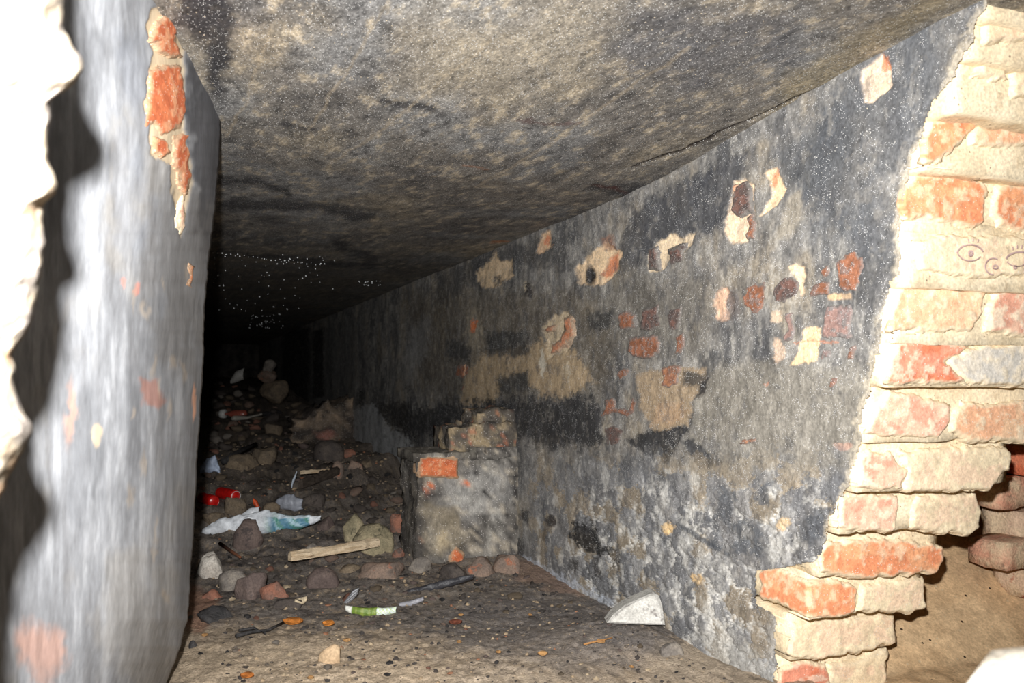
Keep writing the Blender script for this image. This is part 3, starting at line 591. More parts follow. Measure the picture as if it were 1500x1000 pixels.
# bricks showing through the right wall's plaster
WB = [
    ([(948, 366), (962, 362), (965, 396), (950, 397)], B_SOOTDK), ([(980, 366), (1000, 358), (1003, 380), (984, 391)], B_SOOTDK),
    ([(1071, 306), (1076, 272), (1092, 266), (1102, 276), (1100, 308), (1086, 316)], B_SOOTDK), ([(1094, 318), (1106, 312), (1111, 330), (1106, 350), (1096, 350)], B_SOOTRED),
    ([(1090, 452), (1093, 424), (1106, 415), (1122, 412), (1126, 432), (1120, 455), (1104, 459)], B_SOOTRED), ([(1133, 442), (1133, 416), (1150, 406), (1164, 404), (1172, 420), (1168, 434), (1148, 444)], B_SOOTDK),
    ([(1203, 400), (1210, 388), (1217, 386), (1218, 405), (1205, 409)], B_SOOTRED), ([(1184, 437), (1190, 418), (1206, 412), (1218, 412), (1218, 428), (1200, 434)], B_SOOTRED),
    ([(1228, 424), (1228, 384), (1238, 371), (1256, 367), (1266, 378), (1266, 402), (1256, 426), (1240, 428)], B_SOOTRED),
    ([(1205, 494), (1210, 448), (1246, 442), (1251, 450), (1248, 494), (1230, 498)], B_DULL), ([(1150, 500), (1153, 458), (1164, 456), (1165, 498)], B_DULL),
    ([(1203, 526), (1206, 510), (1220, 509), (1219, 524)], B_DULL), ([(1243, 530), (1244, 508), (1252, 506), (1253, 526)], B_SOOTRED),
    ([(904, 483), (906, 462), (918, 454), (931, 460), (931, 482), (916, 486)], B_SOOTRED), ([(938, 482), (941, 452), (968, 446), (969, 478), (954, 484)], B_SOOTDK), ([(979, 478), (980, 452), (999, 449), (999, 480), (988, 483)], B_SOOTDK),
    ([(919, 516), (922, 494), (944, 488), (968, 490), (971, 514), (956, 526), (930, 525)], B_SOOTRED), ([(988, 516), (990, 490), (1003, 486), (1005, 506), (998, 519)], B_SOOTRED),
    ([(904, 550), (906, 542), (916, 538), (924, 542), (920, 554), (912, 559)], B_SOOTRED), ([(968, 566), (970, 538), (982, 534), (997, 536), (998, 560), (984, 571)], B_SOOTOR),
    ([(878, 610), (887, 587), (897, 581), (906, 597), (921, 597), (926, 583), (935, 587), (932, 603), (919, 612), (901, 605)], B_SOOTRED), ([(888, 652), (888, 626), (902, 622), (914, 630), (912, 650), (900, 656)], B_SOOTDK),
    ([(1085, 652), (1088, 642), (1108, 641), (1106, 649), (1094, 653)], B_SOOTOR), ([(1217, 566), (1219, 553), (1230, 551), (1231, 562), (1224, 569)], B_SOOTRED),
    ([(667, 550), (668, 534), (678, 530), (690, 534), (690, 550), (680, 555)], B_SOOTRED), ([(675, 574), (678, 558), (686, 558), (684, 570)], B_SOOTRED),
    ([(826, 465), (834, 462), (841, 470), (839, 492), (832, 506), (818, 518), (804, 521), (806, 508), (822, 500), (828, 484)], B_GLOW), ([(795, 482), (800, 475), (812, 474), (810, 483), (802, 486)], B_GLOW),
    ([(676, 551), (679, 532), (685, 532), (684, 552)], B_GLOW), ([(1076, 284), (1077, 270), (1083, 271), (1082, 284)], B_GLOW),
]
for i, (poly, mat) in enumerate(WB):
    big = poly[0] in ((1076, 284), (676, 551))
    vbrick(poly, on_flank(.001), .004 + (.003 if big else 0), mat, wall_right, 700 + i, 2.5, 1.3, CLAYS, 60, 5.0)
# chipped corner bricks of the left wall
def left_pt(x, y, dd=.0):
    xi = float(np.interp(y, [-420, 0, 60, 120, 170, 230, 300, 450], [300, 316, 318, 320, 324, 322, 316, 300])); s = x / xi
    return at_depth(x, y, .80 + .25 * s + .36 * s ** 6 + dd)
LB = [([(222, 60), (228, 38), (240, 22), (252, 30), (258, 42), (256, 58), (240, 66)], B_DEEP), ([(226, 62), (256, 46), (262, 68), (268, 82), (250, 84), (232, 76)], B_DEEP),
      ([(214, 190), (214, 150), (222, 108), (240, 94), (262, 94), (268, 118), (272, 160), (262, 186), (240, 196), (224, 176)], B_DEEP),
      ([(222, 200), (240, 206), (254, 226), (236, 232), (224, 222)], B_DEEP), ([(256, 200), (274, 196), (278, 238), (274, 284), (266, 272), (258, 236)], B_DEEP), ([(262, 300), (270, 290), (268, 330), (262, 342)], B_PINK), ([(275, 420), (278, 386), (283, 390), (282, 424)], B_DEEP)]
for i, (poly, mat) in enumerate(LB):
    vbrick(poly, lambda x, y: (left_pt(x, y, .0), (.958, -.287, 0)), .002, mat, wall_left, 800 + i, 3.5, 1.6, CLAY, 45, 4.0)

# eyes drawn on the pale course
INK = plain((206, 176, 170), .8, .1)
YE = float(on_x(1324, 368)[1]) - .0075
def stroke(pts, w):
    bm = bmesh.new(); vs = []
    for i, (x, y) in enumerate(pts):
        a = pts[max(i - 1, 0)]; b = pts[min(i + 1, len(pts) - 1)]; dx, dy = b[0] - a[0], b[1] - a[1]; l = math.hypot(dx, dy) or 1
        vs.append([bm.verts.new(on_y(x + sgn * dy / l * w, y - sgn * dx / l * w, YE)) for sgn in (1, -1)])
    for a, b in zip(vs[:-1], vs[1:]): bm.faces.new((a[0], b[0], b[1], a[1]))
    return bm
def drawn(strokes):
    bm = bmesh.new()
    for pts, w in strokes:
        b2 = stroke(pts, w); me = bpy.data.meshes.new('t'); b2.to_mesh(me); b2.free(); bm.from_mesh(me); bpy.data.meshes.remove(me)
    # give the chalky line a little body
    r = bmesh.ops.extrude_face_region(bm, geom=bm.faces[:]); 
    for v in [g for g in r['geom'] if isinstance(g, bmesh.types.BMVert)]: v.co.y -= .0006
    o = link('drawn_eye', bm_mesh('drawn_eye', bm), INK, wall_right); o['label'] = 'faint violet line drawing of an eye with lashes'
def arc(cx, cy, rx, ry, a0, a1, n=14): return [(cx + rx * math.cos(math.radians(a0 + (a1 - a0) * i / n)), cy - ry * math.sin(math.radians(a0 + (a1 - a0) * i / n))) for i in range(n + 1)]
drawn([(arc(1421, 374, 20, 16, 165, 20), 1.0), (arc(1421, 364, 20, 18, 200, 320), .7), (arc(1422, 371, 2.6, 3.2, 0, 360, 10), 1.5), ([(1419, 355), (1418, 350)], .6), ([(1425, 354), (1425, 349)], .6), ([(1432, 355), (1433, 350)], .6)])
drawn([(arc(1455, 390, 12, 12, 60, 270), .8), (arc(1458, 391, 3.4, 2.6, 0, 360, 10), 1.0)])
drawn([(arc(1494, 382, 21, 13, 165, 15), 1.2), (arc(1490, 370, 20, 20, 220, 330), .6), (arc(1487, 391, 2, 2, 0, 360, 8), 1.2), ([(1484, 366), (1483, 361)], .7), ([(1490, 364), (1490, 359)], .7), ([(1496, 364), (1497, 359)], .7)])

# brickwork standing on the soil beyond the gap
fb = struct(empty('wall_outer', (1.9, 1.75, .2)), 'stepped brick footing standing in the soil beyond the broken gap', 'wall')
YB = 1.20; BK1 = rock((206, 152, 126), (214, 188, 156), 20, bump=.8, bscale=80, c3=(150, 124, 104), s3=30); BK2 = rock((206, 178, 152), (218, 194, 162), 20, bump=.8, bscale=80, c3=(170, 98, 76), s3=30); BK3 = rock((214, 118, 84), (206, 140, 110), 20, bump=.8, bscale=80)
def fbrick(x0, y0, x1, y1, mat, dy=0, seed=0):
    x0 += 26
    a = on_y(x0, (y0 + y1) / 2, YB + dy); b = on_y(x1, (y0 + y1) / 2, YB + dy); t = on_y(x0, y0, YB + dy)[2]; u = on_y(x0, y1, YB + dy)[2]
    o = rough_box('brick', a[0], b[0], YB + dy, YB + dy + .09, u, t, mat, None, .006, seed, .02); o.parent = fb; o.matrix_parent_inverse = Matrix.Translation(-Vector(fb.location))
for i, (x0, y0, x1, y1, m, dy) in enumerate([(1476, 560, 1640, 640, BK2, .03), (1486, 645, 1640, 698, BK3, .0), (1436, 702, 1540, 746, BK1, .02), (1545, 702, 1650, 746, BK2, .02), (1469, 750, 1560, 795, BK2, .04), (1565, 750, 1660, 795, BK1, .04),
        (1448, 797, 1530, 836, BK1, 0), (1535, 797, 1650, 836, BK3, 0), (1484, 840, 1560, 878, BK2, .02), (1565, 840, 1660, 878, BK1, .02), (1500, 884, 1640, 935, BK1, .02)]):
    fbrick(x0, y0, x1, y1, m, dy, 60 + i)

# ---- piers against the right wall
def place(x, y): p, t = on_floor(x, y); return p, t
PM = painted('pier_render', (160, .7, 1.3), (50, .8, 1.2), (1, 1, .6), .8, 90, .005, .85, .25, ((320, .1, .3, (215, 210, 205)),))
def soot_block(name, x0, x1, y0, y1, z0, z1, parent, paint, amp=.008, seed=0, res=.012, taper=None):
    o = rough_box(name, x0, x1, y0, y1, z0, z1, PM, None, amp, seed, res); me = o.data
    n = len(me.vertices); V = np.zeros(n * 3, np.float32); me.vertices.foreach_get('co', V); V = V.reshape(-1, 3).astype(float)
    if taper: V = taper(V); me.vertices.foreach_set('co', V.astype(np.float32).ravel())
    col = paint(V); ca = me.color_attributes.new('Col', 'FLOAT_COLOR', 'POINT'); c4 = np.ones((n, 4), np.float32); c4[:, :3] = col; ca.data.foreach_set('color', c4.ravel())
    o.parent = parent; o.matrix_parent_inverse = Matrix.Translation(-Vector(parent.location)); return o
YP = 2.40
pier = tag(empty('brick_pier', (.82, YP + .1, 0)), 'stepped brick pier with one bare orange brick, built against the sooty wall', 'pier')
pier['kind'] = 'structure'
pxl = lambda x, y: on_y(x, y, YP)
xl = float(pxl(611, 700)[0]); 
def paint_pier(V):
    px, py = proj(V); c = np.tile(lin((108, 104, 99)), (len(V), 1)); a = fbm3(V, 16, 5, 601); b = fbm3(V, 50, 3, 611)
    c = blend(c, sstep(.52, .68, a), (168, 164, 156), .7); c = blend(c, sstep(.46, .32, a), (60, 58, 57), .85); c = blend(c, sstep(.56, .68, b), (196, 184, 164), .55); c = blend(c, sstep(.44, .32, b), (44, 42, 42), .7)
    P = Painter(px, py, c, (fbm3(V, 40, 2, 5) - .5) * 4, (fbm3(V, 40, 2, 6) - .5) * 4)
    P.poly([(585, 650), (618, 655), (622, 720), (630, 830), (590, 840)], (70, 66, 62), .75, 6, 4); P.poly([(590, 648), (700, 650), (700, 668), (590, 668)], (96, 92, 84), .7, 5, 3)  # first patch paints the pier's left side darker, as its shaded face
    P.poly([(640, 700), (740, 690), (745, 740), (700, 760), (660, 740)], (170, 168, 164), .5, 12, 8); P.ell(712, 724, 4, 8, (36, 34, 34), .9); P.ell(692, 695, 3, 5, (36, 34, 34), .9)
    P.poly([(620, 745), (665, 740), (680, 800), (630, 815)], (150, 138, 116), .6, 10, 8); P.ell(650, 790, 8, 14, (190, 172, 140), .6)
    for x, y in ((629, 713), (627, 722), (681, 707), (622, 786)): P.ell(x, y, 4, 4, (206, 112, 70), .95, jag=2)
    return P.col
def pier_taper(V):
    V = V.copy(); return V
z = lambda y: float(pxl(690, y)[2])
soot_block('pier_body', xl, XW + .02, YP, YP + .20, -.05, z(672), pier, paint_pier, .016, 611, .011)
o = soot_block('cap_brick', xl - .012, float(pxl(700, 660)[0]), YP - .004, YP + .21, z(674), z(661), pier, paint_pier, .008, 615, .011)
o = soot_block('mortar_bed', float(pxl(690, 660)[0]), XW + .02, YP - .002, YP + .2, z(674), z(656), pier, paint_pier, .01, 617, .011)
def paint_top(V):
    c = np.tile(lin((88, 82, 75)), (len(V), 1)); a = fbm3(V, 22, 4, 631); b = fbm3(V, 60, 3, 641)
    c = blend(c, sstep(.52, .65, a), (164, 146, 116), .75); c = blend(c, sstep(.44, .32, a), (44, 42, 42), .8); c = blend(c, sstep(.64, .72, b), (176, 112, 84), .6); return c
soot_block('brick', float(pxl(661, 640)[0]), float(pxl(702, 640)[0]), YP + .02, YP + .19, z(660), z(628), pier, paint_top, .018, 621, .011)
soot_block('brick', float(pxl(696, 640)[0]), XW + .01, YP + .01, YP + .19, z(662), z(622), pier, paint_top, .022, 623, .011)
soot_block('brick', float(pxl(702, 640)[0]), XW + .01, YP + .03, YP + .18, z(630), z(602), pier, paint_top, .024, 627, .011)
def pier_brick(poly, mat, seed):
    vbrick(poly, lambda x, y: (on_y(x, y, YP - .006), (0, -1.0, 0)), .006, mat, pier, seed, 2, 1.3, CLAY, 40, 2.5, inv=pier.location)
pier_brick([(616, 697), (616, 670), (645, 669), (671, 671), (671, 698), (645, 699)], B_DEEP, 901)
pier_brick([(658, 822), (662, 808), (672, 805), (680, 812), (678, 822)], B_DEEP, 902)
# second, ruined pier further in
Y2 = 5.2; p2 = tag(empty('ruined_pier', (.75, Y2, .1)), 'low ruined masonry stump with pink brick spot, further down the dark wall', 'pier'); p2['kind'] = 'structure'
q = lambda x, y: on_y(x, y, Y2)
def taper2(V):
    V = V.copy(); zt = float(q(470, 585)[2]); x0 = float(q(432, 630)[0]); k = np.clip((XW - V[:, 0]) / (XW - x0), 0, 1)
    V[:, 2] = np.where(V[:, 2] > .1, .1 + (V[:, 2] - .1) * (1 - .42 * k ** 1.5 + .25 * (fbm3(V, 9, 3, 655) - .5)), V[:, 2]); return V
def paint2(V):
    c = np.tile(lin((112, 100, 88)), (len(V), 1)); a = fbm3(V, 16, 4, 651); c = blend(c, sstep(.5, .66, a), (168, 146, 122), .7); c = blend(c, sstep(.47, .35, a), (52, 48, 46), .85)
    px, py = proj(V); P = Painter(px, py, c, (fbm3(V, 20, 2, 5) - .5) * 4, (fbm3(V, 20, 2, 6) - .5) * 4); P.ell(478, 637, 13, 8, (160, 112, 100), .8); P.poly([(430, 575), (515, 575), (500, 594), (440, 600)], (44, 42, 40), .8, 5, 4); return P.col
soot_block('pier_body', float(q(430, 630)[0]), XW + .02, Y2, Y2 + .3, 0, float(q(470, 586)[2]), p2, paint2, .06, 657, .025, taper2)

# ================================================================== RUBBLE
def stone_mesh(name, seed, size, flat=0, lump=.28, ang=True, sub=3):
    """an irregular stone: sphere cut by random planes, then roughened"""
    bm = bmesh.new(); bmesh.ops.create_icosphere(bm, subdivisions=sub, radius=1)
    rnd = random.Random(seed); V = np.array([v.co for v in bm.verts])
    if ang:
        for k in range(9 if ang is True else ang):
            n = Vector((rnd.gauss(0, 1), rnd.gauss(0, 1), rnd.gauss(0, 1))).normalized(); d = rnd.uniform(.55, .85); n = np.array(n)
            e = V @ n - d; V = V - np.where(e > 0, e, 0)[:, None] * n * .93
    V = V * (1 + lump * (fbm3(V + 10, 1.4, 2, seed) - .5) * 2)[:, None]; V = V * (1 + .24 * (fbm3(V + 10, 3.5, 4, seed + 5) - .5))[:, None]
    lo = V.min(0); hi = V.max(0); V = (V - (lo + hi) / 2) / ((hi - lo) / 2)
    V = V * np.array(size) / 2
    for v, p in zip(bm.verts, V): v.co = p
    return bm_mesh(name, bm, True)
GREY = rock((118, 112, 106), (142, 134, 124), 30, bump=.7, bscale=120, c3=(100, 92, 86), s3=40)
PALE = rock((206, 200, 190), (176, 168, 158), 30, bump=.8, bscale=120, c3=(130, 122, 114), s3=40)
TAN = rock((124, 110, 92), (100, 90, 78), 26, bump=.8, bscale=110, c3=(84, 74, 66), s3=40)
PURP = rock((96, 84, 80), (112, 98, 92), 24, bump=.6, bscale=120, c3=(80, 72, 70), s3=40)
DARK = rock((76, 70, 67), (92, 84, 78), 24, bump=.7, bscale=110, c3=(56, 50, 48), s3=40)
COAL = rock((40, 39, 40), (62, 60, 60), 30, bump=.9, bscale=90, rough=.6, spec=.4)
SBRICK = rock((150, 104, 86), (118, 94, 84), 26, bump=.8, bscale=100, c3=(92, 80, 74), s3=34)
OLIVE = rock((136, 128, 104), (164, 152, 124), 24, bump=.8, bscale=90, c3=(96, 92, 76), s3=30)
PINKS = rock((140, 120, 106), (112, 100, 92), 26, bump=.8, bscale=100, c3=(164, 108, 84), s3=30)
CONC = rock((206, 204, 198), (180, 178, 172), 30, bump=.7, bscale=130, c3=(150, 146, 142), s3=50)
sid = [100]
def stone(bb, mat, name, label, group=None, rz=None, deep=.8, lump=.22, ang=True, tilt=0, cat=None, lift=0):
    x0, y0, x1, y1 = bb; sid[0] += 1; rnd = random.Random(sid[0])
    p, t = on_floor((x0 + x1) / 2, y1 - .18 * (y1 - y0))
    if 'cairn' in label: t = 7.0
    w = (x1 - x0) / FPX * t; h = (y1 - y0) / FPX * t
    dpt = w * deep; hh = max(h * .95, .4 * w if h < .4 * w else h)   # flat ones still have body, sunk in the ash
    sz = (w, dpt, hh + .02)
    me = stone_mesh(name, sid[0], sz, lump=lump, ang=ang)
    ctr = CP + ray((x0 + x1) / 2, y1) * t; fwd = np.array((FW[0], FW[1], 0)); fwd /= np.linalg.norm(fwd)
    ctr = ctr + fwd * dpt * .35; topz = (CP + ray((x0 + x1) / 2, y0) * (t + dpt * .3))[2]
    zc = topz - (hh + .02) / 2 + lift
    o = link(name, me, mat, None, (ctr[0], ctr[1], zc)); o.rotation_euler = (0, tilt, -PS + (rnd.uniform(-.12, .12) if rz is None else rz))
    return tag(o, label, cat or 'stone', group)
ST = [
    ((282, 808, 323, 856), PALE, 'stone', 'pale chalky stone beside the left wall end'),
    ((313, 834, 362, 872), GREY, 'stone', 'flat light grey stone leaning beside the pale chalky stone'),
    ((338, 838, 386, 888), PURP, 'stone', 'blocky purplish brown stone in front of the flat grey stone'),
    ((291, 863, 324, 882), SBRICK, 'brick_fragment', 'flat brown brick piece beside the left wall end'),
    ((378, 852, 420, 882), SBRICK, 'brick_fragment', 'brick fragment with orange edge next to the purplish stone'),
    ((286, 888, 336, 918), COAL, 'charcoal_lump', 'black crumbly charcoal lump by the foot of the left wall'),
    ((310, 884, 334, 904), DARK, 'stone', 'small dark grey stone on the charcoal lump'),
    ((337, 760, 383, 813), PURP, 'stone', 'large rounded dark stone standing in front of the plastic bag'),
    ((445, 830, 494, 868), PURP, 'stone', 'rounded brown stone in front of the weathered plank'),
    ((462, 756, 489, 781), PURP, 'stone', 'small round dark stone at the end of the plastic bag'),
    ((441, 795, 469, 815), GREY, 'stone', 'small dusty stone between the plastic bag and the plank'),
    ((500, 752, 535, 802), OLIVE, 'stone', 'upright buff stone behind the olive boulder'),
    ((512, 768, 575, 822), OLIVE, 'stone', 'big olive grey boulder beside the brick pier'),
    ((523, 822, 588, 852), PINKS, 'stone', 'long pinkish stone with orange tip under the plank end'),
    ((492, 826, 528, 842), TAN, 'stone', 'tan stone tucked under the weathered plank'),
    ((570, 752, 594, 786), SBRICK, 'brick_fragment', 'red brick piece against the pier side'),
    ((573, 802, 592, 820), SBRICK, 'brick_fragment', 'small red brick piece at the foot of the pier'),
    ((322, 728, 358, 758), TAN, 'stone', 'tan stone beside the red cans'),
    ((292, 750, 330, 778), TAN, 'stone', 'dull brown stone behind the pale end of the plastic bag'),
    ((380, 735, 408, 758), TAN, 'stone', 'brownish stone behind the plastic bag beside the orange scrap'),
    ((455, 644, 502, 682), DARK, 'stone', 'big round dark boulder in front of the ruined stump'),
    ((484, 675, 503, 707), PINKS, 'brick_fragment', 'sooty brick standing on end near the round boulder'),
    ((500, 657, 521, 670), SBRICK, 'brick_fragment', 'orange brick chip beyond the standing brick'),
    ((506, 673, 531, 690), PINKS, 'brick_fragment', 'tilted pinkish brick chip beside the standing brick'),
    ((526, 674, 546, 687), TAN, 'stone', 'small tan stone next to the tilted brick chip'),
    ((376, 556, 420, 592), TAN, 'stone', 'tan stone at the base of the far rubble cairn'),
    ((374, 541, 406, 558), PINKS, 'stone', 'pinkish slab in the middle of the far rubble cairn'),
    ((383, 526, 403, 546), GREY, 'stone', 'pointed grey stone on top of the far rubble cairn'),
    ((384, 620, 412, 636), TAN, 'stone', 'buff stone in the dark beyond the pale stick'),
    ((325, 664, 375, 692), TAN, 'stone', 'broad brown stone on the mound beyond the blue plastic'),
    ((360, 655, 402, 684), TAN, 'stone', 'knobbly brown stone on top of the mound'),
    ((464, 943, 498, 976), rock((176, 150, 120), (196, 170, 138), 30), 'stone', 'smooth beige flat stone set in the near earth'),
    ((274, 938, 291, 953), COAL, 'charcoal_lump', 'small square charcoal bit on the near earth'),
    ((968, 940, 1004, 966), GREY, 'stone', 'grey stone at the foot of the right wall before the concrete slab'),
    ((680, 815, 726, 850), PINKS, 'stone', 'broad pinkish stone at the foot of the pier front'),
    ((720, 812, 762, 846), PINKS, 'stone', 'brownish stone in the corner between pier and wall'),
    ((640, 824, 684, 852), DARK, 'stone', 'dark stone under the orange brick at the pier foot'),
    ((595, 815, 632, 845), GREY, 'stone', 'grey stone against the pier front corner'),
    ((440, 722, 475, 745), DARK, 'stone', 'low dark stone behind the grey plastic scrap'),
    ((398, 876, 440, 892), DARK, 'stone', 'flat dark stone near the curled leaf'),
]
for bb, m, nm, lb in ST:
    kw = {}
    if 'charcoal lump' in lb: kw = dict(lump=.5)
    if 'rounded' in lb or 'round' in lb or 'smooth' in lb: kw = dict(ang=3, lump=.12)
    stone(bb, m, nm, lb, cat={'brick_fragment': 'brick', 'charcoal_lump': 'charcoal', 'concrete_chunk': 'concrete'}.get(nm, 'stone'), **kw)
# leaning triangular slab of concrete
def slab_chunk():
    base, t = on_floor(935, 916); t = float((on_x(976, 905)[0:3] - CP) @ FW) - .045; base = CP + ray(935, 912) * t; out = [(889, 912), (898, 900), (915, 886), (934, 877), (957, 867), (965, 872), (970, 886), (974, 915), (930, 914)]
    fwd = np.array((FW[0], FW[1], 0)); fwd /= np.linalg.norm(fwd); rnd = random.Random(5); bm = bmesh.new(); fr = []; bk = []
    for x, y in out:
        p = CP + ray(x, y) * (t + (914 - y) * .0008); fr.append(p); bk.append(p + fwd * .05 + np.array((0, 0, -.004)))
    c = sum(fr) / len(fr); F = [bm.verts.new(p - base) for p in fr]; I = [bm.verts.new(c + (p - c) * .86 - fwd * .006 - base) for p in fr]; B = [bm.verts.new(p - base) for p in bk]
    m = len(out)
    for i in range(m):
        j = (i + 1) % m; bm.faces.new((F[i], F[j], I[j], I[i])); bm.faces.new((B[j], B[i], F[i], F[j])) if False else bm.faces.new((F[j], F[i], B[i], B[j]))
    bm.faces.new(I); bm.faces.new(B[::-1]); o = link('concrete_chunk', bm_mesh('concrete_chunk', bm), CONC, None, base)
    tag(o, 'pale grey triangular concrete slab leaning on the right wall', 'concrete')
slab_chunk()
# loose sooty stones scattered through the tunnel
protos = [stone_mesh('loose_stone', 300 + i, (1, .85, .65), ang=True, lump=.5, sub=2) for i in range(10)]
mats = [DARK, TAN, PURP, GREY, SBRICK, DARK, TAN, DARK, PINKS, COAL]
for me, m in zip(protos, mats): me.materials.append(m)
rs = random.Random(21); n = 0
used = [bb for bb, *_ in ST]
MN = ['dark', 'tan', 'purplish', 'grey', 'reddish brick', 'sooty', 'brownish', 'blackened', 'pinkish', 'coal black']
LM = [((340, 770), 'the printed plastic bag'), ((362, 860), 'the blocky purplish stone'), ((490, 820), 'the weathered plank'), ((545, 790), 'the olive boulder'), ((340, 728), 'the red cans'), ((424, 735), 'the grey plastic scrap'),
      ((310, 684), 'the pale blue plastic'), ((478, 662), 'the round dark boulder'), ((494, 690), 'the standing brick'), ((370, 670), 'the brown mound stones'), ((330, 608), 'the far bottle'), ((395, 555), 'the far rubble cairn'), ((348, 552), 'the pale paper scrap'),
      ((540, 895), 'the snack wrapper'), ((640, 858), 'the black plastic sheet'), ((720, 835), 'the pier foot'), ((840, 860), 'the right wall base'), ((930, 900), 'the concrete slab'), ((480, 960), 'the beige flat stone'), ((310, 900), 'the charcoal lump'), ((440, 630), 'the ruined stump')]
taken = []; tries = 0
while n < 240 and tries < 6000:
    k = rs.random(); tries += 1
    if k < .40: x, y = rs.uniform(290, 600), rs.uniform(690, 880)
    elif k < .80: x, y = rs.uniform(305, 480), rs.uniform(560, 690)
    elif k < .93: x, y = rs.uniform(590, 900), rs.uniform(835, 880)
    else: x, y = rs.uniform(270, 1000), rs.uniform(880, 990)
    wpx = 8 + 16 * rs.random() ** 2 if y < 880 else rs.uniform(7, 12)
    if any(a - wpx * .5 < x < c + wpx * .5 and b - 2 < y < d + wpx * .5 for a, b, c, d in used): continue
    if 585 < x < 770 and 650 < y < 832: continue
    if 292 < x < 470 and 745 < y < 796: continue
    p, t = on_floor(x, y)
    if p[0] > .88 or t > 9.3: continue
    s = wpx / FPX * t
    if any((p[0] - q[0]) ** 2 + (p[1] - q[1]) ** 2 < (.62 * (s + q[2])) ** 2 for q in taken): continue
    taken.append((p[0], p[1], s)); pi = rs.randrange(10)
    o = bpy.data.objects.new('loose_stone', protos[pi]); COL.objects.link(o)
    o.scale = (s, s, s * rs.uniform(.7, 1.1)); o.rotation_euler = (rs.uniform(-.4, .4), rs.uniform(-.4, .4), rs.uniform(0, 6.3)); o.location = (p[0], p[1], p[2] + s * .12)
    near_ = min(LM, key=lambda l: (l[0][0] - x) ** 2 + 3 * (l[0][1] - y) ** 2)[1]
    tag(o, '%s %s chip loose in the ash near %s' % ('small' if wpx < 13 else ('fist-sized' if wpx < 19 else 'large'), MN[pi] + (' stone' if pi != 4 else ''), near_), 'stone', 'loose stones near ' + near_[4:]); n += 1
# gravel and crumbs
V = []; F = []; C = []; rg = np.random.RandomState(4)
icov = np.array([(0, 0, 1), (.89, 0, .45), (.28, .85, .45), (-.72, .53, .45), (-.72, -.53, .45), (.28, -.85, .45), (.72, .53, -.45), (-.28, .85, -.45), (-.89, 0, -.45), (-.28, -.85, -.45), (.72, -.53, -.45), (0, 0, -1)])
icof = np.array([(0, 1, 2), (0, 2, 3), (0, 3, 4), (0, 4, 5), (0, 5, 1), (1, 6, 2), (2, 6, 7), (2, 7, 3), (3, 7, 8), (3, 8, 4), (4, 8, 9), (4, 9, 5), (5, 9, 10), (5, 10, 1), (1, 10, 6), (6, 11, 7), (7, 11, 8), (8, 11, 9), (9, 11, 10), (10, 11, 6)])
NG = 3600; gx = rg.uniform(.06, .90, NG); gd = 1.05 + rg.power(.8, NG) * 4.2; gz = floor_z(gx, gd)
pal = lin(np.array([(92, 84, 76), (60, 56, 54), (150, 132, 108), (120, 108, 94), (44, 42, 42), (160, 144, 120), (134, 96, 74)]))
for i in range(NG):
    s = rg.uniform(.001, .0042) * (1 + .25 * gd[i]) * (1.8 if rg.rand() < .06 else 1)
    V.append(icov * s * rg.uniform(.6, 1.2, (12, 1)) * np.array((1, rg.uniform(.6, 1), rg.uniform(.4, .8))) + (gx[i], gd[i], gz[i] + .001)); F.append(icof + 12 * i); C.append(np.tile(pal[rg.choice(7, p=[.28, .24, .14, .14, .1, .06, .04])], (12, 1)))
gr = link('gravel', mesh_arrays('gravel', np.concatenate(V), np.concatenate(F), np.concatenate(C), False), painted('grit', bump=.2)); gr['kind'] = 'stuff'; gr['label'] = 'fine gravel, cinders and crumbs strewn over the tunnel floor'; gr['category'] = 'gravel'

# ---- near masonry block at the lower right, whitened by the flash
p = at_depth(1440, 1010, .47); me = stone_mesh('masonry_block', 77, (.22, .16, .42), lump=.10, ang=2)
blk_top = at_depth(1440, 962, .47)[2]
o = link('masonry_block', me, rock((240, 234, 220), (228, 216, 196), 20), None, (p[0] + .05, p[1] - .0, blk_top - .205)); tag(o, 'pale broken masonry block in front of the soil gap', 'masonry')
me2 = stone_mesh('masonry_base', 78, (.34, .30, .30), lump=.12, ang=5); b2 = link('masonry_base', me2, rock((206, 190, 160), (186, 166, 134), 20), None, (p[0] + .06, p[1] - .0, .1)); b2.parent = o; b2.matrix_parent_inverse = Matrix.Translation(-Vector(o.location))

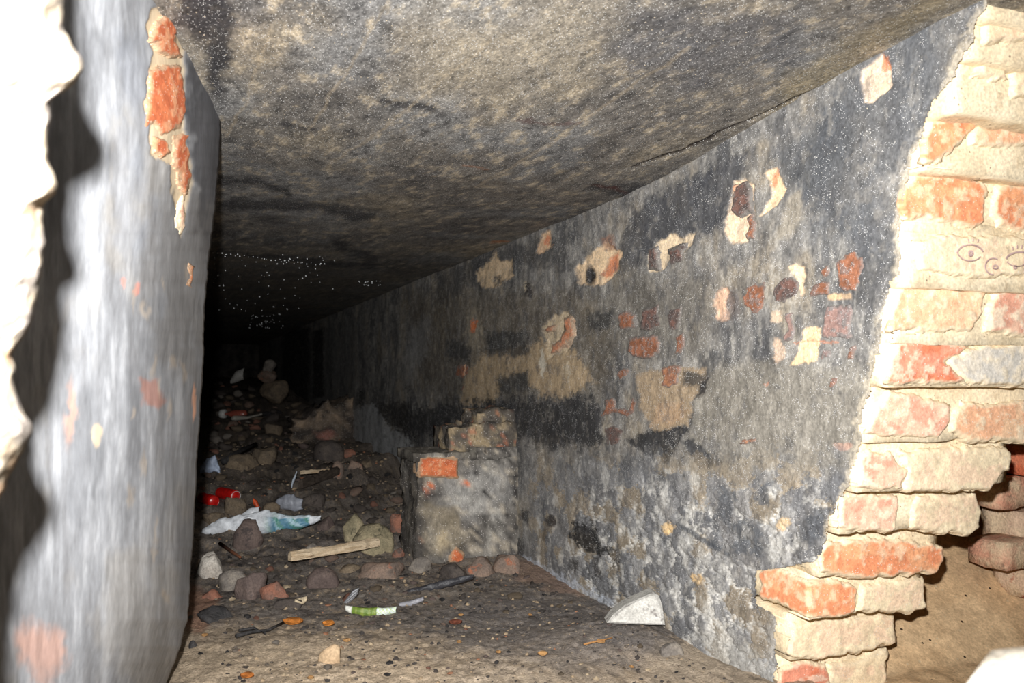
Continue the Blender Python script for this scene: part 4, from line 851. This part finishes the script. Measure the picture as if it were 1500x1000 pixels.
# ================================================================== LITTER
def crumple(name, centre, prof, nu, nv, colf, amp, seed, mat, thick=.003, hgt=.02):
    """crumpled film lying on the ground: 'centre' a list of pixels along it, 'prof' the half-width in pixels at each"""
    cx = np.array(centre, float); u = np.linspace(0, 1, nu); k = np.linspace(0, 1, len(cx)); X = np.interp(u, k, cx[:, 0]); Yp = np.interp(u, k, cx[:, 1]); H = np.interp(u, k, prof)
    P0, t = on_floor(float(X.mean()), float(Yp.mean() + H.max() * .6)); pts = []; cc = []
    right = RT; fwd = np.array((FW[0], FW[1], 0)); fwd /= np.linalg.norm(fwd)
    mpp = t / FPX; xm = X.mean(); ym = Yp.mean() + H.max() * .6
    for i in range(nu):
        for j in range(nv):
            v = j / (nv - 1) * 2 - 1
            base = P0 + right * (X[i] - xm) * mpp
            ang = v * 1.35; hz = (ym - Yp[i]) * mpp
            dz = H[i] * mpp * math.sin(ang) * .92 + hz; dyy = -H[i] * mpp * math.cos(ang) * .8
            pts.append(base + fwd * dyy + np.array((0, 0, dz))); cc.append(colf(u[i], v))
    V = np.array(pts); n1 = fbm3(V, 40 / max(.3, t / 2), 2, seed); n2 = fbm3(V, 95 / max(.3, t / 2), 2, seed + 4)
    V = V + (np.abs(n1 - .5)[:, None] * 2 * np.array((.3, -1, .8)) + (np.abs(n2 - .5)[:, None]) * np.array((.4, -.8, .6))) * amp
    me = mesh_arrays(name, V - P0, grid_faces(nu, nv), np.array(cc)); o = link(name, me, mat, None, P0)
    sm = o.modifiers.new('film', 'SOLIDIFY'); sm.thickness = thick; sm.offset = 1
    return o
FILM = painted('plastic_film', (120, .85, 1.15), (50, .8, 1.2), (1, 1, 1), .6, 70, .006, .35, .5)
def film_col(u, v):
    c = lin((222, 227, 233))
    if .48 < u < .92:
        a = .5 + .5 * math.sin(u * 46 + v * 3); k = .35 < (u * 5.3 + v * .7) % 1
        w = min(1, (u - .48) * 8) * (0.9 if v < .5 else .35)
        c = c * (1 - w) + lin((52, 122, 150) if a > .55 else ((40, 128, 112) if k else (150, 190, 204))) * w
    return c
o = crumple('plastic_bag', [(296, 780), (322, 772), (355, 770), (390, 765), (412, 768), (440, 766), (468, 760)], [5, 13, 16, 19, 16, 11, 4], 64, 18, film_col, .016, 31, FILM)
tag(o, 'crumpled white plastic bag with blue green print, behind the rounded stone', 'plastic bag')
fo = crumple('bag_flap', [(354, 758), (366, 752), (380, 748)], [5, 9, 7], 18, 10, lambda u, v: lin((222, 227, 233)), .012, 33, FILM); fo.location = Vector(fo.location) - Vector(o.location); fo.parent = o
tag(crumple('plastic_scrap', [(404, 738), (418, 736), (430, 738), (443, 740)], [6, 13, 15, 8], 26, 14, lambda u, v: lin((150, 154, 164)), .014, 41, FILM), 'crumpled grey plastic scrap behind the printed bag', 'plastic')
tag(crumple('plastic_strip', [(427, 722), (428, 708), (434, 694)], [5, 6, 4], 16, 10, lambda u, v: lin((190, 200, 212)), .012, 43, FILM), 'bluish white plastic strip standing above the grey scrap', 'plastic')
tag(crumple('plastic_wrapper', [(294, 690), (303, 684), (314, 680), (323, 692)], [8, 14, 12, 4], 22, 14, lambda u, v: lin((176, 190, 214)), .02, 47, FILM), 'pale blue crumpled plastic beside the left wall edge', 'plastic')
tag(crumple('orange_scrap', [(371, 734), (377, 740), (383, 752)], [5, 7, 6], 14, 8, lambda u, v: lin((206, 84, 44)), .006, 51, FILM), 'orange red plastic scrap sticking up behind the bag flap', 'plastic')
tag(crumple('paper_scrap', [(338, 560), (346, 552), (358, 548)], [5, 10, 9], 14, 10, lambda u, v: lin((214, 212, 206)), .02, 53, FILM), 'pale paper scrap in the dark near the far rubble cairn', 'paper')
def wrap_col(u, v):
    if u < .14: return lin((214, 214, 206))
    if u < .60: return lin((104, 128, 52)) if (u * 9) % 1 > .3 else lin((132, 146, 70))
    return lin((206, 216, 214)) if (u * 13 + v) % 1 > .25 else lin((176, 196, 120))
tag(crumple('snack_wrapper', [(506, 891), (522, 896), (545, 897), (562, 896), (580, 893)], [5, 7, 8, 7, 5], 40, 10, wrap_col, .006, 57, FILM), 'green and white snack wrapper lying on the ash', 'wrapper')
tag(crumple('wrapper_strip', [(563, 900), (567, 897), (571, 894)], [4, 5, 3], 8, 6, lambda u, v: lin((214, 120, 130)) if .3 < u < .7 else lin((222, 216, 214)), .003, 58, FILM), 'pink and white torn strip beside the snack wrapper', 'wrapper')
tag(crumple('foil_scrap', [(499, 889), (508, 880), (516, 872), (525, 865)], [1.5, 5, 8, 4], 20, 10, lambda u, v: lin((168, 170, 174)) if int((v + 1) * 5) % 2 else lin((78, 78, 80)), .006, 59, FILM), 'small grey streaked foil scrap standing behind the snack wrapper', 'foil')
tag(crumple('film_strip', [(584, 886), (600, 884), (620, 877)], [4, 5, 4], 18, 8, lambda u, v: lin((140, 140, 146)), .005, 61, FILM), 'thin grey plastic strip near the snack wrapper', 'plastic')
tag(crumple('black_film', [(570, 876), (600, 868), (640, 858), (672, 850), (692, 846)], [3, 5, 7, 6, 3], 44, 14, lambda u, v: lin((56, 56, 60)), .012, 63, FILM), 'black plastic sheet spread on the ash before the pier', 'plastic')

def lathe(name, prof, n, mat, parent=None):
    bm = bmesh.new(); rings = []
    for r, zz in prof: rings.append([bm.verts.new((r * math.cos(2 * PI * i / n), r * math.sin(2 * PI * i / n), zz)) for i in range(n)])
    for a, b in zip(rings[:-1], rings[1:]):
        for i in range(n): bm.faces.new((a[i], a[(i + 1) % n], b[(i + 1) % n], b[i]))
    bm.faces.new(rings[0]); bm.faces.new(rings[-1]); return link(name, bm_mesh(name, bm, True), mat, parent)
RED = plain((196, 28, 24), .3, .5); WHITE = plain((225, 225, 222), .35, .5); TIN = plain((190, 190, 192), .3, .5, .9)
def lay(o, pa, pb):
    """lay a lathed thing with its axis from floor pixel a to floor pixel b"""
    A, t = on_floor(*pa); B, _ = on_floor(*pb); d = Vector(B) - Vector(A); d.z *= .3
    o.location = Vector(A); o.rotation_mode = 'QUATERNION'; o.rotation_quaternion = Vector((0, 0, 1)).rotation_difference(d.normalized()); return t, d.length
def can(pa, pb, r, label, endm):
    e = empty('drink_can', (0, 0, 0)); t, L = lay(e, pa, pb); L = min(max(L, .07), .12); e.location.z += r * .8
    lathe('can_body', [(r * .8, 0), (r * .98, r * .2), (r, r * .35), (r, L - r * .4), (r * .96, L - r * .25), (r * .82, L - r * .05)], 24, RED, e)
    lathe('can_end', [(r * .83, L - r * .06), (r * .86, L), (r * .80, L + .001), (r * .76, L - .003), (r * .1, L - .003)], 24, endm, e); tag(e, label, 'can'); return e
can((296, 736), (322, 742), .022, 'red drink can lying by the left wall edge', RED)
can((322, 728), (346, 736), .023, 'red drink can with a white end beside the tan stone', WHITE)
bt = empty('bottle', (0, 0, 0)); lay(bt, (344, 612), (316, 612)); bt.location.z += .03
lathe('bottle_body', [(.008, -.1), (.03, -.09), (.03, .0), (.012, .06), (.012, .08)], 16, plain((170, 90, 76), .3), bt); lathe('bottle_cap', [(.03, .08), (.034, .085), (.034, .115), (.03, .12)], 16, WHITE, bt)
tag(bt, 'small bottle with pinkish body and white cap, far in the dark', 'bottle')

def tube(name, pts, r, mat, n=7, seed=0, parent=None):
    rnd = random.Random(seed); bm = bmesh.new(); rings = []; P = [Vector(p) for p in pts]
    for i, p in enumerate(P):
        d = (P[min(i + 1, len(P) - 1)] - P[max(i - 1, 0)]).normalized(); a = d.orthogonal().normalized(); b = d.cross(a); rr = r * (1 - .4 * i / len(P)) * rnd.uniform(.8, 1.2)
        rings.append([bm.verts.new(p + (a * math.cos(2 * PI * k / n) + b * math.sin(2 * PI * k / n)) * rr) for k in range(n)])
    for a, b in zip(rings[:-1], rings[1:]):
        for i in range(n): bm.faces.new((a[i], a[(i + 1) % n], b[(i + 1) % n], b[i]))
    bm.faces.new(rings[0]); bm.faces.new(rings[-1]); return link(name, bm_mesh(name, bm, True), mat, parent)
WOOD = rock((226, 206, 176), (196, 172, 140), 18, bump=.8, bscale=60, stretch=(1, 6, 6), c3=(140, 116, 90), s3=26)
WOODD = rock((70, 62, 56), (96, 86, 76), 18, bump=.8, bscale=60, stretch=(1, 6, 6))
def plank(pa, pb, wpx, mat, label, thick=.022, seed=0, lift=.01):
    A, t = on_floor(*pa); B, t2 = on_floor(*pb); A = Vector(A); B = Vector(B); L = (B - A).length; w = wpx / FPX * t
    n = 16; bm = bmesh.new(); rows = []; rnd = random.Random(seed)
    for i in range(n + 1):
        u = i / n * L; e = .25 + .75 * math.sin(PI * (.06 + .62 * i / n)) ** .6; ww = w * e * rnd.uniform(.8, 1.15)
        rows.append([bm.verts.new(c) for c in ((u, -ww, 0), (u, -ww, thick * .8), (u, -ww * .5, thick * rnd.uniform(.9, 1.2)), (u, 0, thick * rnd.uniform(.95, 1.25)), (u, ww * .5, thick * rnd.uniform(.9, 1.2)), (u, ww, thick * .8), (u, ww, 0))])
    for a, b in zip(rows[:-1], rows[1:]):
        for k in range(7): bm.faces.new((a[k], a[(k + 1) % 7], b[(k + 1) % 7], b[k]))
    bm.faces.new(rows[0]); bm.faces.new(rows[-1])
    o = link('plank', bm_mesh('plank', bm), mat); d = (B - A).normalized(); yv = Vector((0, 0, 1)).cross(d).normalized(); zv = d.cross(yv)
    M = Matrix((d, yv, zv)).transposed().to_4x4(); M.translation = A + Vector((0, 0, lift)); o.matrix_world = M
    return tag(o, label, 'plank')
plank((424, 840), (552, 816), 9, WOOD, 'weathered pale wooden plank lying before the olive boulder', .022, 1, .035)
plank((440, 722), (494, 700), 7, WOODD, 'charred board lying near the standing brick', .03, 2, .02)
plank((440, 712), (482, 708), 2, WOOD, 'thin light lath on the charred board', .012, 3, .05)
def stick(pix, r, mat, label, name='stick', lift=.01, seed=0):
    pts = []
    for x, y in pix:
        p, t = on_floor(x, y); pts.append(p + np.array((0, 0, lift)))
    P0 = Vector(pts[0]); o = tube(name, [Vector(p) - P0 for p in pts], r, mat, 7, seed); o.location = P0; return tag(o, label, 'stick')
stick([(342, 621), (360, 619), (384, 615)], .016, plain((170, 166, 156), .5), 'pale stick lying beside the far bottle', lift=.04)
stick([(346, 938), (368, 932), (392, 930), (415, 918)], .004, COAL, 'thin black charred twig on the near ash', 'twig')
stick([(350, 930), (372, 926), (388, 934)], .003, COAL, 'short black twig crossing the longer charred twig', 'twig')
stick([(322, 805), (340, 818), (352, 826)], .005, rock((120, 76, 54), (90, 62, 48)), 'reddish brown stick between the pale stone and the dark round stone', 'twig', .02)
stick([(328, 692), (350, 676), (375, 664)], .014, COAL, 'black charred branch on the brown mound', lift=.05)
stick([(855, 951), (875, 946), (897, 941)], .0018, rock((168, 124, 78), (140, 100, 62)), 'brown dry grass stem before the concrete slab', 'grass_stem')

def leaf(x, y, lpx, wpx, rot, c, label, group=None, curl=.3):
    p, t = on_floor(x, y); L = lpx / FPX * t; w = wpx / FPX * t * 2.2; V = []; nu, nv = 9, 5
    for i in range(nu):
        u = i / (nu - 1) * 2 - 1
        for j in range(nv):
            v = j / (nv - 1) * 2 - 1; hw = w * .5 * (1 - abs(u) ** 2.2) + w * .03
            V.append((u * L / 2, v * hw, curl * L * .5 * u * u * .5 + curl * w * .6 * v * v + .003))
    me = mesh_arrays('dry_leaf', V, grid_faces(nu, nv)); o = link('dry_leaf', me, rock(c, tuple(int(k * .72) for k in c), 60, bump=.4, bscale=200, bdist=.002), None, (p[0], p[1], p[2] + .003)); o.rotation_euler = (0.15, 0, rot - PS)
    sm = o.modifiers.new('blade', 'SOLIDIFY'); sm.thickness = .0012
    return tag(o, label, 'leaf', group)
leaf(429, 917, 30, 10, .05, (198, 124, 56), 'orange brown dry leaf at the end of the charred twig')
leaf(481, 919, 18, 8, -.1, (204, 130, 58), 'small orange leaf chip near the beige stone')
leaf(440, 889, 22, 7, .9, (196, 180, 152), 'curled pale dry leaf near the flat dark stone', None, .7)
leaf(667, 917, 20, 7, .1, (120, 70, 54), 'dark red brown leaf on the ash before the black sheet')
leaf(362, 996, 20, 8, 0, (190, 116, 56), 'rusty leaf at the near edge of the earth')
for x, y, r, l in ((880, 945, .4, 14), (795, 963, 0, 15), (508, 943, .3, 12), (675, 905, .2, 8), (672, 945, 1, 9), (925, 982, 1.2, 8), (776, 905, 1.3, 8), (300, 935, .2, 10), (730, 960, .5, 9), (455, 998, .3, 10)):
    leaf(x, y, l, l * .4, r, (182, 140, 92), 'tiny dry leaf bit on the near ash', 'tiny leaf bits on the floor')

# water drops hanging from the far ceiling
rd = random.Random(9); bm = bmesh.new()
spots = [(rd.uniform(312, 490), rd.uniform(370, 455)) for _ in range(80)] + [(rd.uniform(365, 415), rd.uniform(458, 480)) for _ in range(38)] + [(rd.uniform(525, 558), rd.uniform(410, 417)) for _ in range(18)] + [(312 + 170 * i / 26, 369 + 18 * i / 26 + rd.uniform(-2, 2)) for i in range(26)]
for x, y in spots:
    r = ray(x, y); t = .982 - CP[2]; t = t / r[2] if r[2] > 0 else 9
    for _ in range(4):
        p = CP + r * t; t = (float(ceil_z(np.array([p[0]]), np.array([p[1]]))[0]) - CP[2]) / r[2]
    p = CP + r * t; s = rd.uniform(.4, 1.1) / FPX * t
    bmesh.ops.create_icosphere(bm, subdivisions=1, radius=s, matrix=Matrix.Translation(p + np.array((0, 0, -.003 - s * .4))))
m, nt, bs, co = base_mat('water_drop'); bs.inputs['Base Color'].default_value = (.85, .88, .9, 1); bs.inputs['Roughness'].default_value = .12; bs.inputs['Specular IOR Level'].default_value = 1
wd = link('water_drops', bm_mesh('water_drops', bm, True), m); wd['kind'] = 'stuff'; wd['label'] = 'glinting water drops hanging from the dark ceiling'; wd['category'] = 'water'
